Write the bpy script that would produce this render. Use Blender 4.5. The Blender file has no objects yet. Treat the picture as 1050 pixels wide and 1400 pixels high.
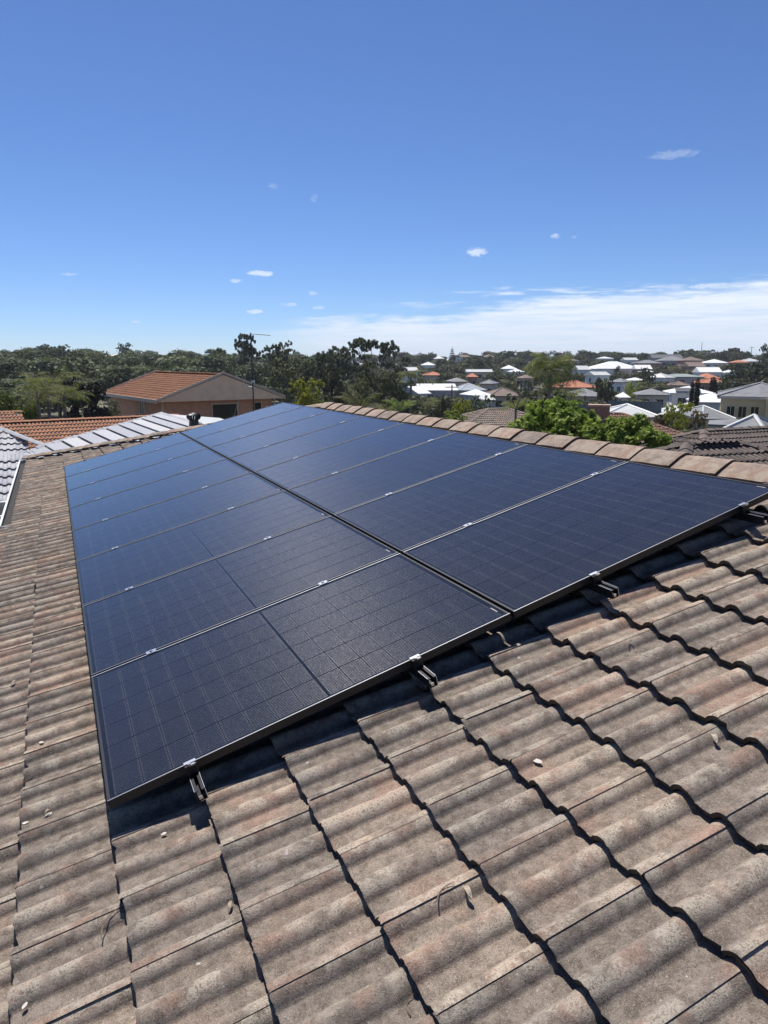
import bpy, bmesh, math, random
import numpy as np
from mathutils import Vector, Matrix
random.seed(7)
RNG = np.random.default_rng(11)
rad = math.radians
SC = bpy.context.scene
COL = SC.collection

# ------------------------------------------------------------------ camera
# world: +Y along our ridge (away), +X across the roof (up the slope), Z up; origin = near lower corner of the panel field
FPX, CAM = 940.51, Vector((-0.0421, -2.4615, 1.5781))
YAW, PIT = 0.44264, -0.21463
TH = 0.24662                                                     # roof pitch
FW = Vector((math.sin(YAW)*math.cos(PIT), math.cos(YAW)*math.cos(PIT), math.sin(PIT)))
RT = Vector((math.cos(YAW), -math.sin(YAW), 0)); UP = RT.cross(FW)
cd = bpy.data.cameras.new('camera'); cam = bpy.data.objects.new('camera', cd); COL.objects.link(cam)
cd.sensor_fit = 'HORIZONTAL'; cd.sensor_width = 36; cd.lens = 36*FPX/1050
cd.clip_start = .05; cd.clip_end = 20000
m3 = Matrix((RT, UP, -FW)).transposed()
cam.matrix_world = Matrix.Translation(CAM) @ m3.to_4x4()
SC.camera = cam

# ------------------------------------------------------------------ sky, sun, exposure
SUN_EL, SUN_AZ = 63.0, 2.0                                       # azimuth measured from +Y towards +X
world = bpy.data.worlds.new('World'); SC.world = world; world.use_nodes = True
SKY_STRENGTH = .065
sl = bpy.data.lights.new('sun', 'SUN'); sl.energy = 5.0; sl.angle = rad(.53); sl.color = (1, .955, .89)
sun = bpy.data.objects.new('sun', sl); COL.objects.link(sun)
sdir = Vector((math.sin(rad(SUN_AZ))*math.cos(rad(SUN_EL)), math.cos(rad(SUN_AZ))*math.cos(rad(SUN_EL)), math.sin(rad(SUN_EL))))
sun.rotation_euler = sdir.to_track_quat('Z', 'Y').to_euler()
SC.view_settings.view_transform = 'Standard'; SC.view_settings.look = 'None'
SC.view_settings.exposure = 0.387; SC.view_settings.gamma = 1; SC.view_settings.use_curve_mapping = False
SC.render.engine = 'CYCLES'
SC.cycles.max_bounces = 6; SC.cycles.transparent_max_bounces = 12; SC.cycles.caustics_reflective = False; SC.cycles.caustics_refractive = False

class NT:
    """small node helper"""
    def __init__(s, tree): s.t = tree; s.n = tree.nodes; s.l = tree.links
    def node(s, typ, **kw):
        n = s.n.new(typ)
        for k, v in kw.items(): setattr(n, k, v)
        return n
    def put(s, sock, v):
        if v is None: return
        if isinstance(v, bpy.types.NodeSocket): s.l.new(v, sock)
        elif isinstance(v, (tuple, list)) and len(v) == 3 and sock.type == 'RGBA': sock.default_value = (*v, 1)
        else: sock.default_value = v
    def m(s, op, a, b=None, c=None, clamp=False):
        n = s.node('ShaderNodeMath', operation=op, use_clamp=clamp)
        for i, v in enumerate((a, b, c)): s.put(n.inputs[i], v)
        return n.outputs[0]
    def vm(s, op, a, b=None):
        n = s.node('ShaderNodeVectorMath', operation=op); s.put(n.inputs[0], a); s.put(n.inputs[1], b); return n.outputs[0]
    def step(s, v, lo, hi, a=0., b=1.):
        n = s.node('ShaderNodeMapRange', interpolation_type='SMOOTHSTEP')
        s.put(n.inputs[0], v); s.put(n.inputs[1], lo); s.put(n.inputs[2], hi); s.put(n.inputs[3], a); s.put(n.inputs[4], b)
        return n.outputs[0]
    def mix(s, f, a, b, mode='MIX'):
        n = s.node('ShaderNodeMix', data_type='RGBA', blend_type=mode)
        s.put(n.inputs[0], f); s.put(n.inputs[6], a); s.put(n.inputs[7], b); return n.outputs[2]
    def noise(s, vec, scale, detail=3., rough=.55, out=0):
        n = s.node('ShaderNodeTexNoise'); s.put(n.inputs['Vector'], vec); n.inputs['Scale'].default_value = scale
        n.inputs['Detail'].default_value = detail; n.inputs['Roughness'].default_value = rough; return n.outputs[out]
    def xyz(s, v):
        n = s.node('ShaderNodeSeparateXYZ'); s.put(n.inputs[0], v); return n.outputs
    def comb(s, x, y, z):
        n = s.node('ShaderNodeCombineXYZ'); s.put(n.inputs[0], x); s.put(n.inputs[1], y); s.put(n.inputs[2], z); return n.outputs[0]
    def attr(s, name): return s.node('ShaderNodeAttribute', attribute_name=name)
    def bump(s, h, strength=.3, dist=.01):
        n = s.node('ShaderNodeBump'); s.put(n.inputs['Height'], h); n.inputs['Strength'].default_value = strength; n.inputs['Distance'].default_value = dist; return n.outputs[0]

def pix_dir(px, py):
    return (FW + RT*((px-525)/FPX) + UP*((700-py)/FPX)).normalized()
def build_sky():
    N = NT(world.node_tree); bg = N.n['Background']
    sky = N.node('ShaderNodeTexSky', sky_type='NISHITA'); sky.sun_disc = False
    sky.sun_elevation = rad(SUN_EL); sky.sun_rotation = rad(SUN_AZ)
    sky.altitude = 20; sky.air_density = .8; sky.dust_density = 0.; sky.ozone_density = 6.
    d = N.node('ShaderNodeTexCoord').outputs['Generated']
    x, y, z = N.xyz(d)
    el = N.m('MULTIPLY', N.m('ARCSINE', z), 57.2958)
    az = N.m('MULTIPLY', N.m('ARCTAN2', x, y), 57.2958)
    st = N.comb(N.m('MULTIPLY', az, .09), N.m('MULTIPLY', el, .8), 0.)
    nz = N.noise(st, 1.3, 6, .6)
    fine = N.noise(N.comb(N.m('MULTIPLY', az, .5), N.m('MULTIPLY', el, 2.2), 3.), 1.6, 5, .6)
    # the low cloud bank, from about 15 degrees right of our ridge line round to the right
    e2 = N.m('ADD', el, N.m('MULTIPLY', N.m('SUBTRACT', nz, .5), 4.4))
    e2 = N.m('ADD', e2, N.m('MULTIPLY', N.m('SUBTRACT', fine, .5), 1.0))
    top = N.step(az, 12., 50., 2.6, 5.5)
    bank = N.step(N.m('SUBTRACT', e2, top), .35, -.9)
    bank = N.m('MULTIPLY', bank, N.step(az, 13., 23.))
    bank = N.m('MULTIPLY', bank, N.step(az, 178., 140.))
    dens = N.m('MULTIPLY', bank, N.step(N.noise(N.comb(N.m('MULTIPLY', az, .12), N.m('MULTIPLY', el, 1.9), 11.), 1.5, 5, .6), .3, .62, .62, .95))
    # streaks just above the bank
    s2 = N.m('MULTIPLY', N.step(nz, .55, .68), N.m('MULTIPLY', N.step(N.m('ABSOLUTE', N.m('SUBTRACT', el, 4.9)), 1.1, .2), N.step(az, 22., 34.)))
    dens = N.m('MAXIMUM', dens, N.m('MULTIPLY', s2, N.m('MULTIPLY', N.step(az, 178., 140.), .7)))
    puffs = [(357,374,17.8,3.89,0.686),(321,384,9.35,2.59,0.433),(349,426,11,3.24,0.578),(652,345,14.4,5.83,0.65),(922,211,27.2,5.18,0.202),(760,323,6.8,3.24,0.398),(970,391,25.5,3.89,0.578),(395,416,12.8,2.59,0.326),(436,421,8.5,2.59,0.361),(428,401,7.65,2.59,0.289),(95,375,10.2,1.94,0.252),(186,440,7.65,1.94,0.326),(374,254,6.8,3.24,0.145),(430,271,5.95,4.54,0.13),(1042,390,22.1,4.54,0.614),(690,394,15.3,2.59,0.289),(785,324,4.25,1.94,0.18)]
    wob = N.noise(N.comb(N.m('MULTIPLY', az, 1.1), N.m('MULTIPLY', el, 2.4), 7.), 2.2, 5, .65)
    for (px, py, w, h, a) in puffs:
        v = pix_dir(px, py); a0 = math.degrees(math.atan2(v.x, v.y)); e0 = math.degrees(math.asin(v.z))
        wa = math.degrees(w/FPX)/math.cos(rad(e0)); we = math.degrees(h/FPX)
        qx = N.m('POWER', N.m('DIVIDE', N.m('SUBTRACT', az, a0), wa), 2.); qy = N.m('POWER', N.m('DIVIDE', N.m('SUBTRACT', el, e0), we), 2.)
        r = N.m('SUBTRACT', N.m('SUBTRACT', 1., N.m('ADD', qx, qy)), N.m('MULTIPLY', N.m('SUBTRACT', wob, .5), 3.4))
        p = N.m('MULTIPLY', N.step(r, -.15, .9), a)
        p = N.m('MULTIPLY', p, N.step(N.m('ADD', qx, qy), 1.6, .7))
        dens = N.m('MAXIMUM', dens, p)
    tint = N.mix(N.step(el, 0., 5.5), (9.2, 10.1, 11.6), (11.2, 11.9, 12.9))
    tint = N.mix(N.step(nz, .35, .65), N.mix(.3, tint, (8.6, 9.9, 12.0)), tint)
    col = N.mix(dens, N.mix(1., sky.outputs[0], (1.0, 1.13, 1.39), 'MULTIPLY'), tint)
    N.put(bg.inputs['Color'], col); bg.inputs['Strength'].default_value = SKY_STRENGTH
build_sky()

# ------------------------------------------------------------------ geometry helpers
ROOFX = Vector((math.cos(TH), 0, math.sin(TH))); ROOFN = Vector((-math.sin(TH), 0, math.cos(TH)))
def P(u, v, h=0.): return ROOFX*u + Vector((0, v, 0)) + ROOFN*h
ROOF_ROT = Matrix((ROOFX, Vector((0, 1, 0)), ROOFN)).transposed()
def at(px, py, D):
    """point on the line of sight through a photo pixel at horizontal range D"""
    d = pix_dir(px, py); return CAM + d*(D/math.hypot(d.x, d.y))
def az_of(px): d = pix_dir(px, 494); return math.atan2(d.x, d.y)
def ground_xy(px, D): a = az_of(px); return CAM.x + math.sin(a)*D, CAM.y + math.cos(a)*D

KR = [0, 14, 35, 60, 100, 160, 220, 300, 400, 500, 700, 1500, 4000, 9000]
ZR = [-4.9, -5.2, -7.5, -10, -11.6, -11.6, -9.6, -6.4, -3.2, -1.4, -3, -25, -90, -200]
ZL = [-4.9, -5.2, -6.2, -7.2, -7.6, -6.0, -4.4, -2.4, -1.2, -1.0, -4, -25, -90, -200]
def terrain(x, y):
    dx, dy = x-CAM.x, y-CAM.y; r = math.hypot(dx, dy); a = math.degrees(math.atan2(dx, dy))
    t = min(1, max(0, (a-16)/16)); t = t*t*(3-2*t)
    if abs(a) > 110: t = t*max(0, 1-(abs(a)-110)/50)
    z = np.interp(r, KR, ZL)*(1-t) + np.interp(r, KR, ZR)*t
    z += min(1, r/60)*(.5*math.sin(x*.05+1)+.4*math.cos(y*.043))
    return CAM.z + float(z)

class MB:
    def __init__(s): s.v = []; s.f = []; s.a = {}
    def add(s, vs, fs):
        o = len(s.v); s.v += [tuple(q) for q in vs]; s.f += [tuple(i+o for i in f) for f in fs]; return s
    def box(s, c, size, R=None):
        hx, hy, hz = size[0]/2, size[1]/2, size[2]/2; c = Vector(c)
        vs = [Vector((sx*hx, sy*hy, sz*hz)) for sz in (-1, 1) for sy in (-1, 1) for sx in (-1, 1)]
        if R is not None: vs = [R @ q for q in vs]
        return s.add([c+q for q in vs], [(0,2,3,1),(4,5,7,6),(0,1,5,4),(2,6,7,3),(0,4,6,2),(1,3,7,5)])
    def prism(s, poly, ext):
        """polygon (list of Vectors) extruded by vector ext"""
        n = len(poly); e = Vector(ext)
        s.add(list(poly)+[q+e for q in poly], [tuple(range(n))[::-1], tuple(range(n, 2*n))]+[(i, (i+1) % n, n+(i+1) % n, n+i) for i in range(n)]); return s
    def tube(s, path, r, n=6, cap=True):
        path = [Vector(q) for q in path]; m = len(path)
        rs = r if isinstance(r, (list, tuple)) else [r]*m
        vs = []; ref = Vector((.31, .17, .93))
        for i, q in enumerate(path):
            t = (path[min(i+1, m-1)]-path[max(i-1, 0)]).normalized()
            a = t.cross(ref)
            if a.length < .05: a = t.cross(Vector((1, 0, 0)))
            a.normalize(); b = t.cross(a)
            vs += [q + (a*math.cos(k*2*math.pi/n)+b*math.sin(k*2*math.pi/n))*rs[i] for k in range(n)]
        fs = [(i*n+k, i*n+(k+1) % n, (i+1)*n+(k+1) % n, (i+1)*n+k) for i in range(m-1) for k in range(n)]
        if cap: fs += [tuple(range(n))[::-1], tuple((m-1)*n+k for k in range(n))]
        return s.add(vs, fs)
    def mesh(s, name, mat, smooth=False):
        me = bpy.data.meshes.new(name); me.from_pydata(s.v, [], s.f)
        if mat: me.materials.append(mat)
        if smooth: me.polygons.foreach_set('use_smooth', [True]*len(me.polygons))
        for k, (dom, vals) in s.a.items():
            at_ = me.attributes.new(k, 'FLOAT', dom); at_.data.foreach_set('value', vals)
        me.update(); return me
    def build(s, name, mat, parent=None, smooth=False, loc=None):
        return link(name, s.mesh(name, mat, smooth), parent, loc)
def link(name, data, parent=None, loc=None, rot=None):
    o = bpy.data.objects.new(name, data); COL.objects.link(o)
    if parent is not None: o.parent = parent
    if loc is not None: o.location = loc
    if rot is not None: o.rotation_euler = rot
    return o
def tag(o, label=None, cat=None, group=None, kind=None):
    if label: o['label'] = label
    if cat: o['category'] = cat
    if group: o['group'] = group
    if kind: o['kind'] = kind
    return o
def thing(name, label, cat, loc=(0, 0, 0), rz=0., group=None):
    o = bpy.data.objects.new(name, None); COL.objects.link(o); o.location = loc; o.rotation_euler = (0, 0, rz); o.empty_display_size = .2
    return tag(o, label, cat, group)

# ------------------------------------------------------------------ materials
def material(name):
    m = bpy.data.materials.new(name); m.use_nodes = True
    return m, NT(m.node_tree), m.node_tree.nodes['Principled BSDF']
def plain(name, col, rough=.6, metal=0., var=.12, scale=4., bump=0., bscale=40., spec=.5):
    m, N, b = material(name)
    pos = N.node('ShaderNodeNewGeometry').outputs['Position']
    n = N.noise(pos, scale, 4); lo = tuple(c*(1-var) for c in col); hi = tuple(min(1, c*(1+var)) for c in col)
    c = N.mix(N.step(n, .3, .7), lo, hi)
    c = N.mix(N.m('MULTIPLY', N.step(N.noise(pos, scale*7, 3), .5, .75), var), c, tuple(q*.5 for q in col))
    N.put(b.inputs['Base Color'], c); b.inputs['Roughness'].default_value = rough; b.inputs['Metallic'].default_value = metal
    b.inputs['Specular IOR Level'].default_value = spec
    if bump: N.put(b.inputs['Normal'], N.bump(N.noise(pos, bscale, 4), bump, .01))
    return m
def leaf_mat(name, dark, light, rough=.5, trans=.28):
    m, N, b = material(name); a = N.attr('rnd').outputs['Fac']
    oi = N.node('ShaderNodeObjectInfo').outputs['Random']
    c = N.mix(a, dark, light)
    hs = N.node('ShaderNodeHueSaturation'); N.put(hs.inputs['Color'], c); N.put(hs.inputs['Hue'], N.m('MULTIPLY_ADD', oi, .03, .485)); N.put(hs.inputs['Value'], N.m('MULTIPLY_ADD', oi, .5, .75))
    N.put(b.inputs['Base Color'], hs.outputs[0]); b.inputs['Roughness'].default_value = max(rough, .6); b.inputs['Specular IOR Level'].default_value = .12
    tr = N.node('ShaderNodeBsdfTranslucent'); N.put(tr.inputs[0], N.mix(.5, hs.outputs[0], N.mix(1., hs.outputs[0], (.75, 1., .3), 'MULTIPLY')))
    mx = N.node('ShaderNodeMixShader'); mx.inputs[0].default_value = trans
    N.l.new(b.outputs[0], mx.inputs[1]); N.l.new(tr.outputs[0], mx.inputs[2]); N.l.new(mx.outputs[0], N.n['Material Output'].inputs[0])
    return m

def tile_mat(name, ca, cb, red, pale, red_amt=1., bump=.55):
    m, N, b = material(name)
    pos = N.node('ShaderNodeNewGeometry').outputs['Position']
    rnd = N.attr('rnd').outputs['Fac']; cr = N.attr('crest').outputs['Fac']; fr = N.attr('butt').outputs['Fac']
    off = N.vm('ADD', pos, N.comb(N.m('MULTIPLY', rnd, 37.), N.m('MULTIPLY', rnd, 11.), 0.))
    big = N.noise(off, 4., 3); mid = N.noise(off, 26., 4, .6); fine = N.noise(pos, 125., 5, .75); vfine = N.noise(pos, 330., 2, .7)
    c = N.mix(N.step(mid, .3, .7), ca, cb)
    c = N.mix(N.m('MULTIPLY', N.step(big, .45, .62), N.m('MULTIPLY', N.step(rnd, .2, .9), .55*red_amt)), c, red)
    c = N.mix(N.m('MULTIPLY', N.m('MULTIPLY', N.step(cr, .35, .95), N.step(N.noise(off, 6.5, 3), .46, .62)), .62*red_amt), c, red)
    lich = N.m('MULTIPLY', N.m('MULTIPLY', N.step(cr, .15, .85), N.step(N.noise(off, 9., 4, .65), .43, .58)), N.step(fine, .42, .56))
    c = N.mix(N.m('MULTIPLY', lich, .9), c, pale)
    c = N.mix(N.m('MULTIPLY', N.step(fine, .50, .64), .62), c, tuple(q*.40 for q in ca))
    c = N.mix(N.m('MULTIPLY', N.step(vfine, .54, .66), .5), c, pale)
    vo = N.node('ShaderNodeTexVoronoi'); N.put(vo.inputs['Vector'], N.vm('ADD', pos, N.vm('MULTIPLY', N.noise(pos, 60., 2, .5, 1), (.02, .02, .02)))); vo.inputs['Scale'].default_value = 9.
    sp = N.m('MULTIPLY', N.step(vo.outputs['Distance'], .075, .045), N.step(N.xyz(vo.outputs['Color'])[0], .62, .66))
    c = N.mix(N.m('MULTIPLY', sp, .75), c, (.62, .60, .55))
    vo2 = N.node('ShaderNodeTexVoronoi'); N.put(vo2.inputs['Vector'], pos); vo2.inputs['Scale'].default_value = 34.
    sp2 = N.m('MULTIPLY', N.step(vo2.outputs['Distance'], .13, .07), N.step(N.xyz(vo2.outputs['Color'])[0], .8, .84))
    c = N.mix(N.m('MULTIPLY', sp2, .6), c, (.5, .48, .42))
    c = N.mix(1., c, N.mix(rnd, (.80, .80, .81), (1.10, 1.06, 1.02)), 'MULTIPLY')
    st = N.noise(N.vm('MULTIPLY', off, (3., 22., 3.)), 1., 4, .6)
    c = N.mix(N.m('MULTIPLY', N.step(st, .52, .75), .24), c, tuple(q*.5 for q in ca))
    c = N.mix(N.m('MULTIPLY', fr, .8), c, (.016, .014, .013))  # butts and side lips near black: their shade is put into the colour
    N.put(b.inputs['Base Color'], c); b.inputs['Roughness'].default_value = .93; b.inputs['Specular IOR Level'].default_value = .25
    h = N.m('ADD', fine, N.m('MULTIPLY', vfine, .45))
    N.put(b.inputs['Normal'], N.bump(h, bump, .006))
    return m
M = {}
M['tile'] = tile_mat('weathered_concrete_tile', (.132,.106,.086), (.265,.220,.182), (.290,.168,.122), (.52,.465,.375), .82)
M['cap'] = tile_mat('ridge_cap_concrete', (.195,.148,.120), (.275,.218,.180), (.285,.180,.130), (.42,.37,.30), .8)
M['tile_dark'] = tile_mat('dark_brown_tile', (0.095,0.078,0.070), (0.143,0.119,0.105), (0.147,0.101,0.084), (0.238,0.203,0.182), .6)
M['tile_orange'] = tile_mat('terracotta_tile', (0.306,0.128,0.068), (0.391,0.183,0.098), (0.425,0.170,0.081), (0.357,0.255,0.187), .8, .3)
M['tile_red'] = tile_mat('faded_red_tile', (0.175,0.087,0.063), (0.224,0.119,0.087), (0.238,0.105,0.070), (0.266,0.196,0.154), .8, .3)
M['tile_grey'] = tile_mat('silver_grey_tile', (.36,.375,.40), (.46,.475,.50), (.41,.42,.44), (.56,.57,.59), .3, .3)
M['underlay'] = plain('roof_underlay', (.03,.028,.026), .95)
M['mortar'] = plain('mortar', (.22,.19,.165), .95, bump=.4)
M['gutter'] = plain('white_gutter', (0.590,0.582,0.558), .45, var=.08)
M['frame'] = plain('black_anodised_frame', (.014,.014,.016), .45, .2, var=.1)
M['lip'] = plain('frame_glint_metal', (.56,.565,.58), .38, 1., var=.08)  # bright metal: sun glint on the black frame edges put into the colour
M['rail'] = plain('black_rail', (.018,.018,.02), .42, .4, var=.1)
M['alu'] = plain('bare_aluminium', (.62,.63,.65), .33, 1., var=.08)
M['steel'] = plain('steel_bolt', (.45,.45,.46), .35, 1.)
M['brick'] = None
M['cream'] = plain('cream_render', (.64,.51,.30), .85, var=.07, scale=1.5)
M['white_wall'] = plain('white_render', (0.850,0.845,0.806), .85, var=.06, scale=1.)
M['white_roof'] = plain('white_metal_roof', (0.656,0.656,0.648), .5, var=.05, scale=.6)
M['pale_roof'] = plain('pale_grey_roof', (0.426,0.435,0.426), .55, var=.08, scale=.6)
M['grey_roof'] = plain('grey_roof', (0.160,0.164,0.172), .75, var=.18, scale=1.5)
M['char_roof'] = plain('charcoal_roof', (0.068,0.070,0.076), .7, var=.18, scale=1.5)
M['brown_roof'] = plain('brown_roof', (0.152,0.108,0.088), .85, var=.2, scale=1.5)
M['orange_roof'] = plain('orange_roof', (0.384,0.144,0.076), .85, var=.2, scale=1.5)
M['green_roof'] = plain('grey_green_roof', (0.216,0.248,0.232), .6, var=.1, scale=.6)
M['blue_roof'] = plain('blue_grey_roof', (0.240,0.272,0.304), .55, var=.1, scale=.6)
M['tan_wall'] = plain('tan_brick_wall', (0.468,0.325,0.234), .9, var=.15, scale=3.)
M['red_wall'] = plain('red_brick_wall', (0.390,0.202,0.143), .9, var=.18, scale=3.)
M['beige_wall'] = plain('beige_wall', (0.598,0.520,0.416), .9, var=.1, scale=2.)
M['grey_wall'] = plain('grey_wall', (0.442,0.442,0.442), .9, var=.1, scale=2.)
M['fascia_tan'] = plain('tan_fascia', (.62,.48,.36), .7, var=.08)
M['gable_tan'] = plain('tan_gable_board', (.84,.58,.37), .8, var=.06, scale=2.)
M['bark'] = plain('bark', (.16,.13,.105), .95, var=.35, scale=6., bump=.5)
M['bark_pale'] = plain('pale_bark', (.30,.26,.21), .9, var=.3, scale=5., bump=.4)
M['ground'] = None
M['glass_dark'] = plain('window_glass', (.010,.012,.014), .12, 0., var=.05, spec=.35)
M['win_frame'] = plain('window_frame', (.62,.60,.55), .5, var=.05)
M['black_metal'] = plain('black_metal', (.03,.032,.035), .45, .3)
M['galv'] = plain('galvanised_metal', (.30,.31,.32), .5, .7)
M['car_white'] = plain('car_paint_white', (.75,.75,.75), .25, var=.03)
M['car_blue'] = plain('car_paint_slate', (.10,.12,.15), .25, var=.03)
M['rubber'] = plain('tyre_rubber', (.02,.02,.02), .85)
M['road'] = plain('asphalt_road', (.075,.073,.07), .95, var=.2, scale=1.)
M['drive'] = plain('beige_driveway', (.50,.42,.33), .95, var=.12, scale=1.)
M['fence'] = plain('teal_grey_fence', (.13,.165,.165), .7, var=.12)
M['twig'] = plain('dry_twig', (.17,.125,.09), .9, var=.3, scale=60.)
M['dryleaf'] = plain('dry_leaf', (.40,.33,.25), .8, var=.3, scale=80.)
M['flake'] = plain('pale_flake', (.50,.46,.40), .9, var=.15, scale=80.)

def ground_material():
    m, N, b = material('suburban_ground'); pos = N.node('ShaderNodeNewGeometry').outputs['Position']
    n = N.noise(pos, .06, 5); n2 = N.noise(pos, .5, 4)
    c = N.mix(N.step(n, .4, .6), (.05,.062,.03), (.15,.13,.085)); c = N.mix(N.step(n2, .5, .7), c, (.06,.075,.035))
    N.put(b.inputs['Base Color'], c); b.inputs['Roughness'].default_value = .95; return m
M['ground'] = ground_material()

def glass_material():
    m, N, b = material('panel_glass'); pos = N.node('ShaderNodeNewGeometry').outputs['Position']
    fr = N.node('ShaderNodeFresnel'); fr.inputs['IOR'].default_value = 1.46
    gl = N.node('ShaderNodeBsdfGlossy'); gl.inputs['Color'].default_value = (1, 1, 1, 1); gl.inputs['Roughness'].default_value = .11
    N.put(gl.inputs['Normal'], N.bump(N.noise(pos, 900., 2), .05, .001))
    tr = N.node('ShaderNodeBsdfTransparent')
    mx = N.node('ShaderNodeMixShader'); N.put(mx.inputs[0], fr.outputs[0]); N.l.new(tr.outputs[0], mx.inputs[1]); N.l.new(gl.outputs[0], mx.inputs[2])
    # dust film
    df = N.node('ShaderNodeBsdfDiffuse'); df.inputs[0].default_value = (.55, .53, .50, 1)
    du = N.m('MULTIPLY_ADD', N.step(N.noise(pos, 7., 5, .65), .35, .8), .010, .004)
    sp = N.node('ShaderNodeTexVoronoi'); N.put(sp.inputs['Vector'], pos); sp.inputs['Scale'].default_value = 16.
    du = N.m('ADD', du, N.m('MULTIPLY', N.m('MULTIPLY', N.step(sp.outputs['Distance'], .07, .03), N.step(N.xyz(sp.outputs['Color'])[0], .70, .74)), .26))
    m2 = N.node('ShaderNodeMixShader'); N.put(m2.inputs[0], du); N.l.new(mx.outputs[0], m2.inputs[1]); N.l.new(df.outputs[0], m2.inputs[2])
    N.l.new(m2.outputs[0], N.n['Material Output'].inputs[0]); N.n.remove(b); return m
def cell_material():
    m, N, b = material('solar_cell'); tc = N.node('ShaderNodeTexCoord').outputs['Object']
    uvw = N.attr('cellv').outputs['Fac']                                   # position across the cell, 0..1 (wires run along the slope)
    wire = N.step(N.m('ABSOLUTE', N.m('SUBTRACT', N.m('FRACT', N.m('MULTIPLY', uvw, 16.)), .5)), .10, .03)
    ends = N.step(N.m('ABSOLUTE', N.m('SUBTRACT', N.attr('cellu').outputs['Fac'], .5)), .445, .455)
    rnd = N.attr('rnd').outputs['Fac']
    base = N.mix(rnd, (.0038,.0050,.0125), (.0058,.0072,.0170))
    df = N.node('ShaderNodeBsdfDiffuse'); N.put(df.inputs[0], N.mix(N.m('MULTIPLY', wire, N.m('MULTIPLY_ADD', ends, .65, .30)), base, (.30,.305,.32)))
    an = N.node('ShaderNodeBsdfAnisotropic'); an.distribution = 'GGX'
    an.inputs['Color'].default_value = (.9, .88, .86, 1); an.inputs['Roughness'].default_value = .60; an.inputs['Anisotropy'].default_value = .72
    vt = N.node('ShaderNodeVectorTransform', vector_type='VECTOR', convert_from='OBJECT', convert_to='WORLD'); vt.inputs[0].default_value = (1, 0, 0)
    N.put(an.inputs['Tangent'], vt.outputs[0])
    mx = N.node('ShaderNodeMixShader'); N.put(mx.inputs[0], N.m('MULTIPLY', N.m('MULTIPLY_ADD', wire, .12, .0095), N.m('MULTIPLY_ADD', N.step(N.noise(N.node('ShaderNodeNewGeometry').outputs['Position'], 170., 3, .75), .38, .72), 1.9, .25)))
    N.l.new(df.outputs[0], mx.inputs[1]); N.l.new(an.outputs[0], mx.inputs[2]); N.l.new(mx.outputs[0], N.n['Material Output'].inputs[0]); N.n.remove(b); return m
M['pglass'] = glass_material(); M['cell'] = cell_material()
M['brown_brick'] = plain('brown_brick', (.27,.15,.105), .92, var=.25, scale=7.)
M['backsheet'] = plain('black_backsheet', (.003,.0035,.005), .9, var=.05, spec=.05)

def brick_mat(name, c1, c2, mortar, sc=1.):
    m, N, b = material(name); tc = N.node('ShaderNodeTexCoord').outputs['Object']
    x, y, z = N.xyz(tc)
    br = N.node('ShaderNodeTexBrick'); N.put(br.inputs['Vector'], N.comb(N.m('ADD', x, y), z, 0.))
    br.inputs['Color1'].default_value = (*c1, 1); br.inputs['Color2'].default_value = (*c2, 1); br.inputs['Mortar'].default_value = (*mortar, 1)
    br.inputs['Scale'].default_value = 1.; br.inputs['Brick Width'].default_value = .24*sc; br.inputs['Row Height'].default_value = .086*sc; br.inputs['Mortar Size'].default_value = .008
    c = N.mix(N.m('MULTIPLY', N.step(N.noise(tc, 2., 4), .4, .7), .35), br.outputs[0], tuple(q*.6 for q in c1))
    N.put(b.inputs['Base Color'], c); b.inputs['Roughness'].default_value = .92
    N.put(b.inputs['Normal'], N.bump(br.outputs['Fac'], -.3, .01)); return m
M['brick'] = brick_mat('orange_brick', (.72,.31,.18), (.58,.24,.14), (.55,.42,.32))

# ------------------------------------------------------------------ ground
def build_ground():
    rs = [0, 8, 16, 26, 38, 52, 70, 90, 115, 140, 170, 200, 240, 280, 330, 390, 450, 520, 620, 800, 1200, 2000, 3000]; na = 96
    mb = MB(); vs = []; fs = []
    for r in rs:
        for k in range(na):
            a = 2*math.pi*k/na; x = CAM.x+math.sin(a)*r; y = CAM.y+math.cos(a)*r; vs.append((x, y, terrain(x, y)))
    for i in range(len(rs)-1):
        for k in range(na): fs.append((i*na+k, i*na+(k+1) % na, (i+1)*na+(k+1) % na, (i+1)*na+k))
    mb.add(vs, fs); tag(mb.build('ground', M['ground'], smooth=True), kind='structure')
build_ground()
def strip_on_ground(name, pts, w, mat, lift=.06):
    mb = MB(); vs = []
    fine = []
    for i in range(len(pts)-1):
        for t in np.linspace(0, 1, 12, endpoint=(i == len(pts)-2)): fine.append(Vector(pts[i]).lerp(Vector(pts[i+1]), t))
    for i, q in enumerate(fine):
        t = (fine[min(i+1, len(fine)-1)]-fine[max(i-1, 0)]).normalized(); n = Vector((-t.y, t.x, 0))
        for s in (-1, 1):
            r = q+n*(s*w/2); vs.append((r.x, r.y, max(terrain(r.x, r.y), terrain(q.x, q.y))+lift))
    mb.add(vs, [(2*i, 2*i+1, 2*i+3, 2*i+2) for i in range(len(fine)-1)])
    return tag(mb.build(name, mat), kind='structure')
def g3(px, D): x, y = ground_xy(px, D); return (x, y, 0)

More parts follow.
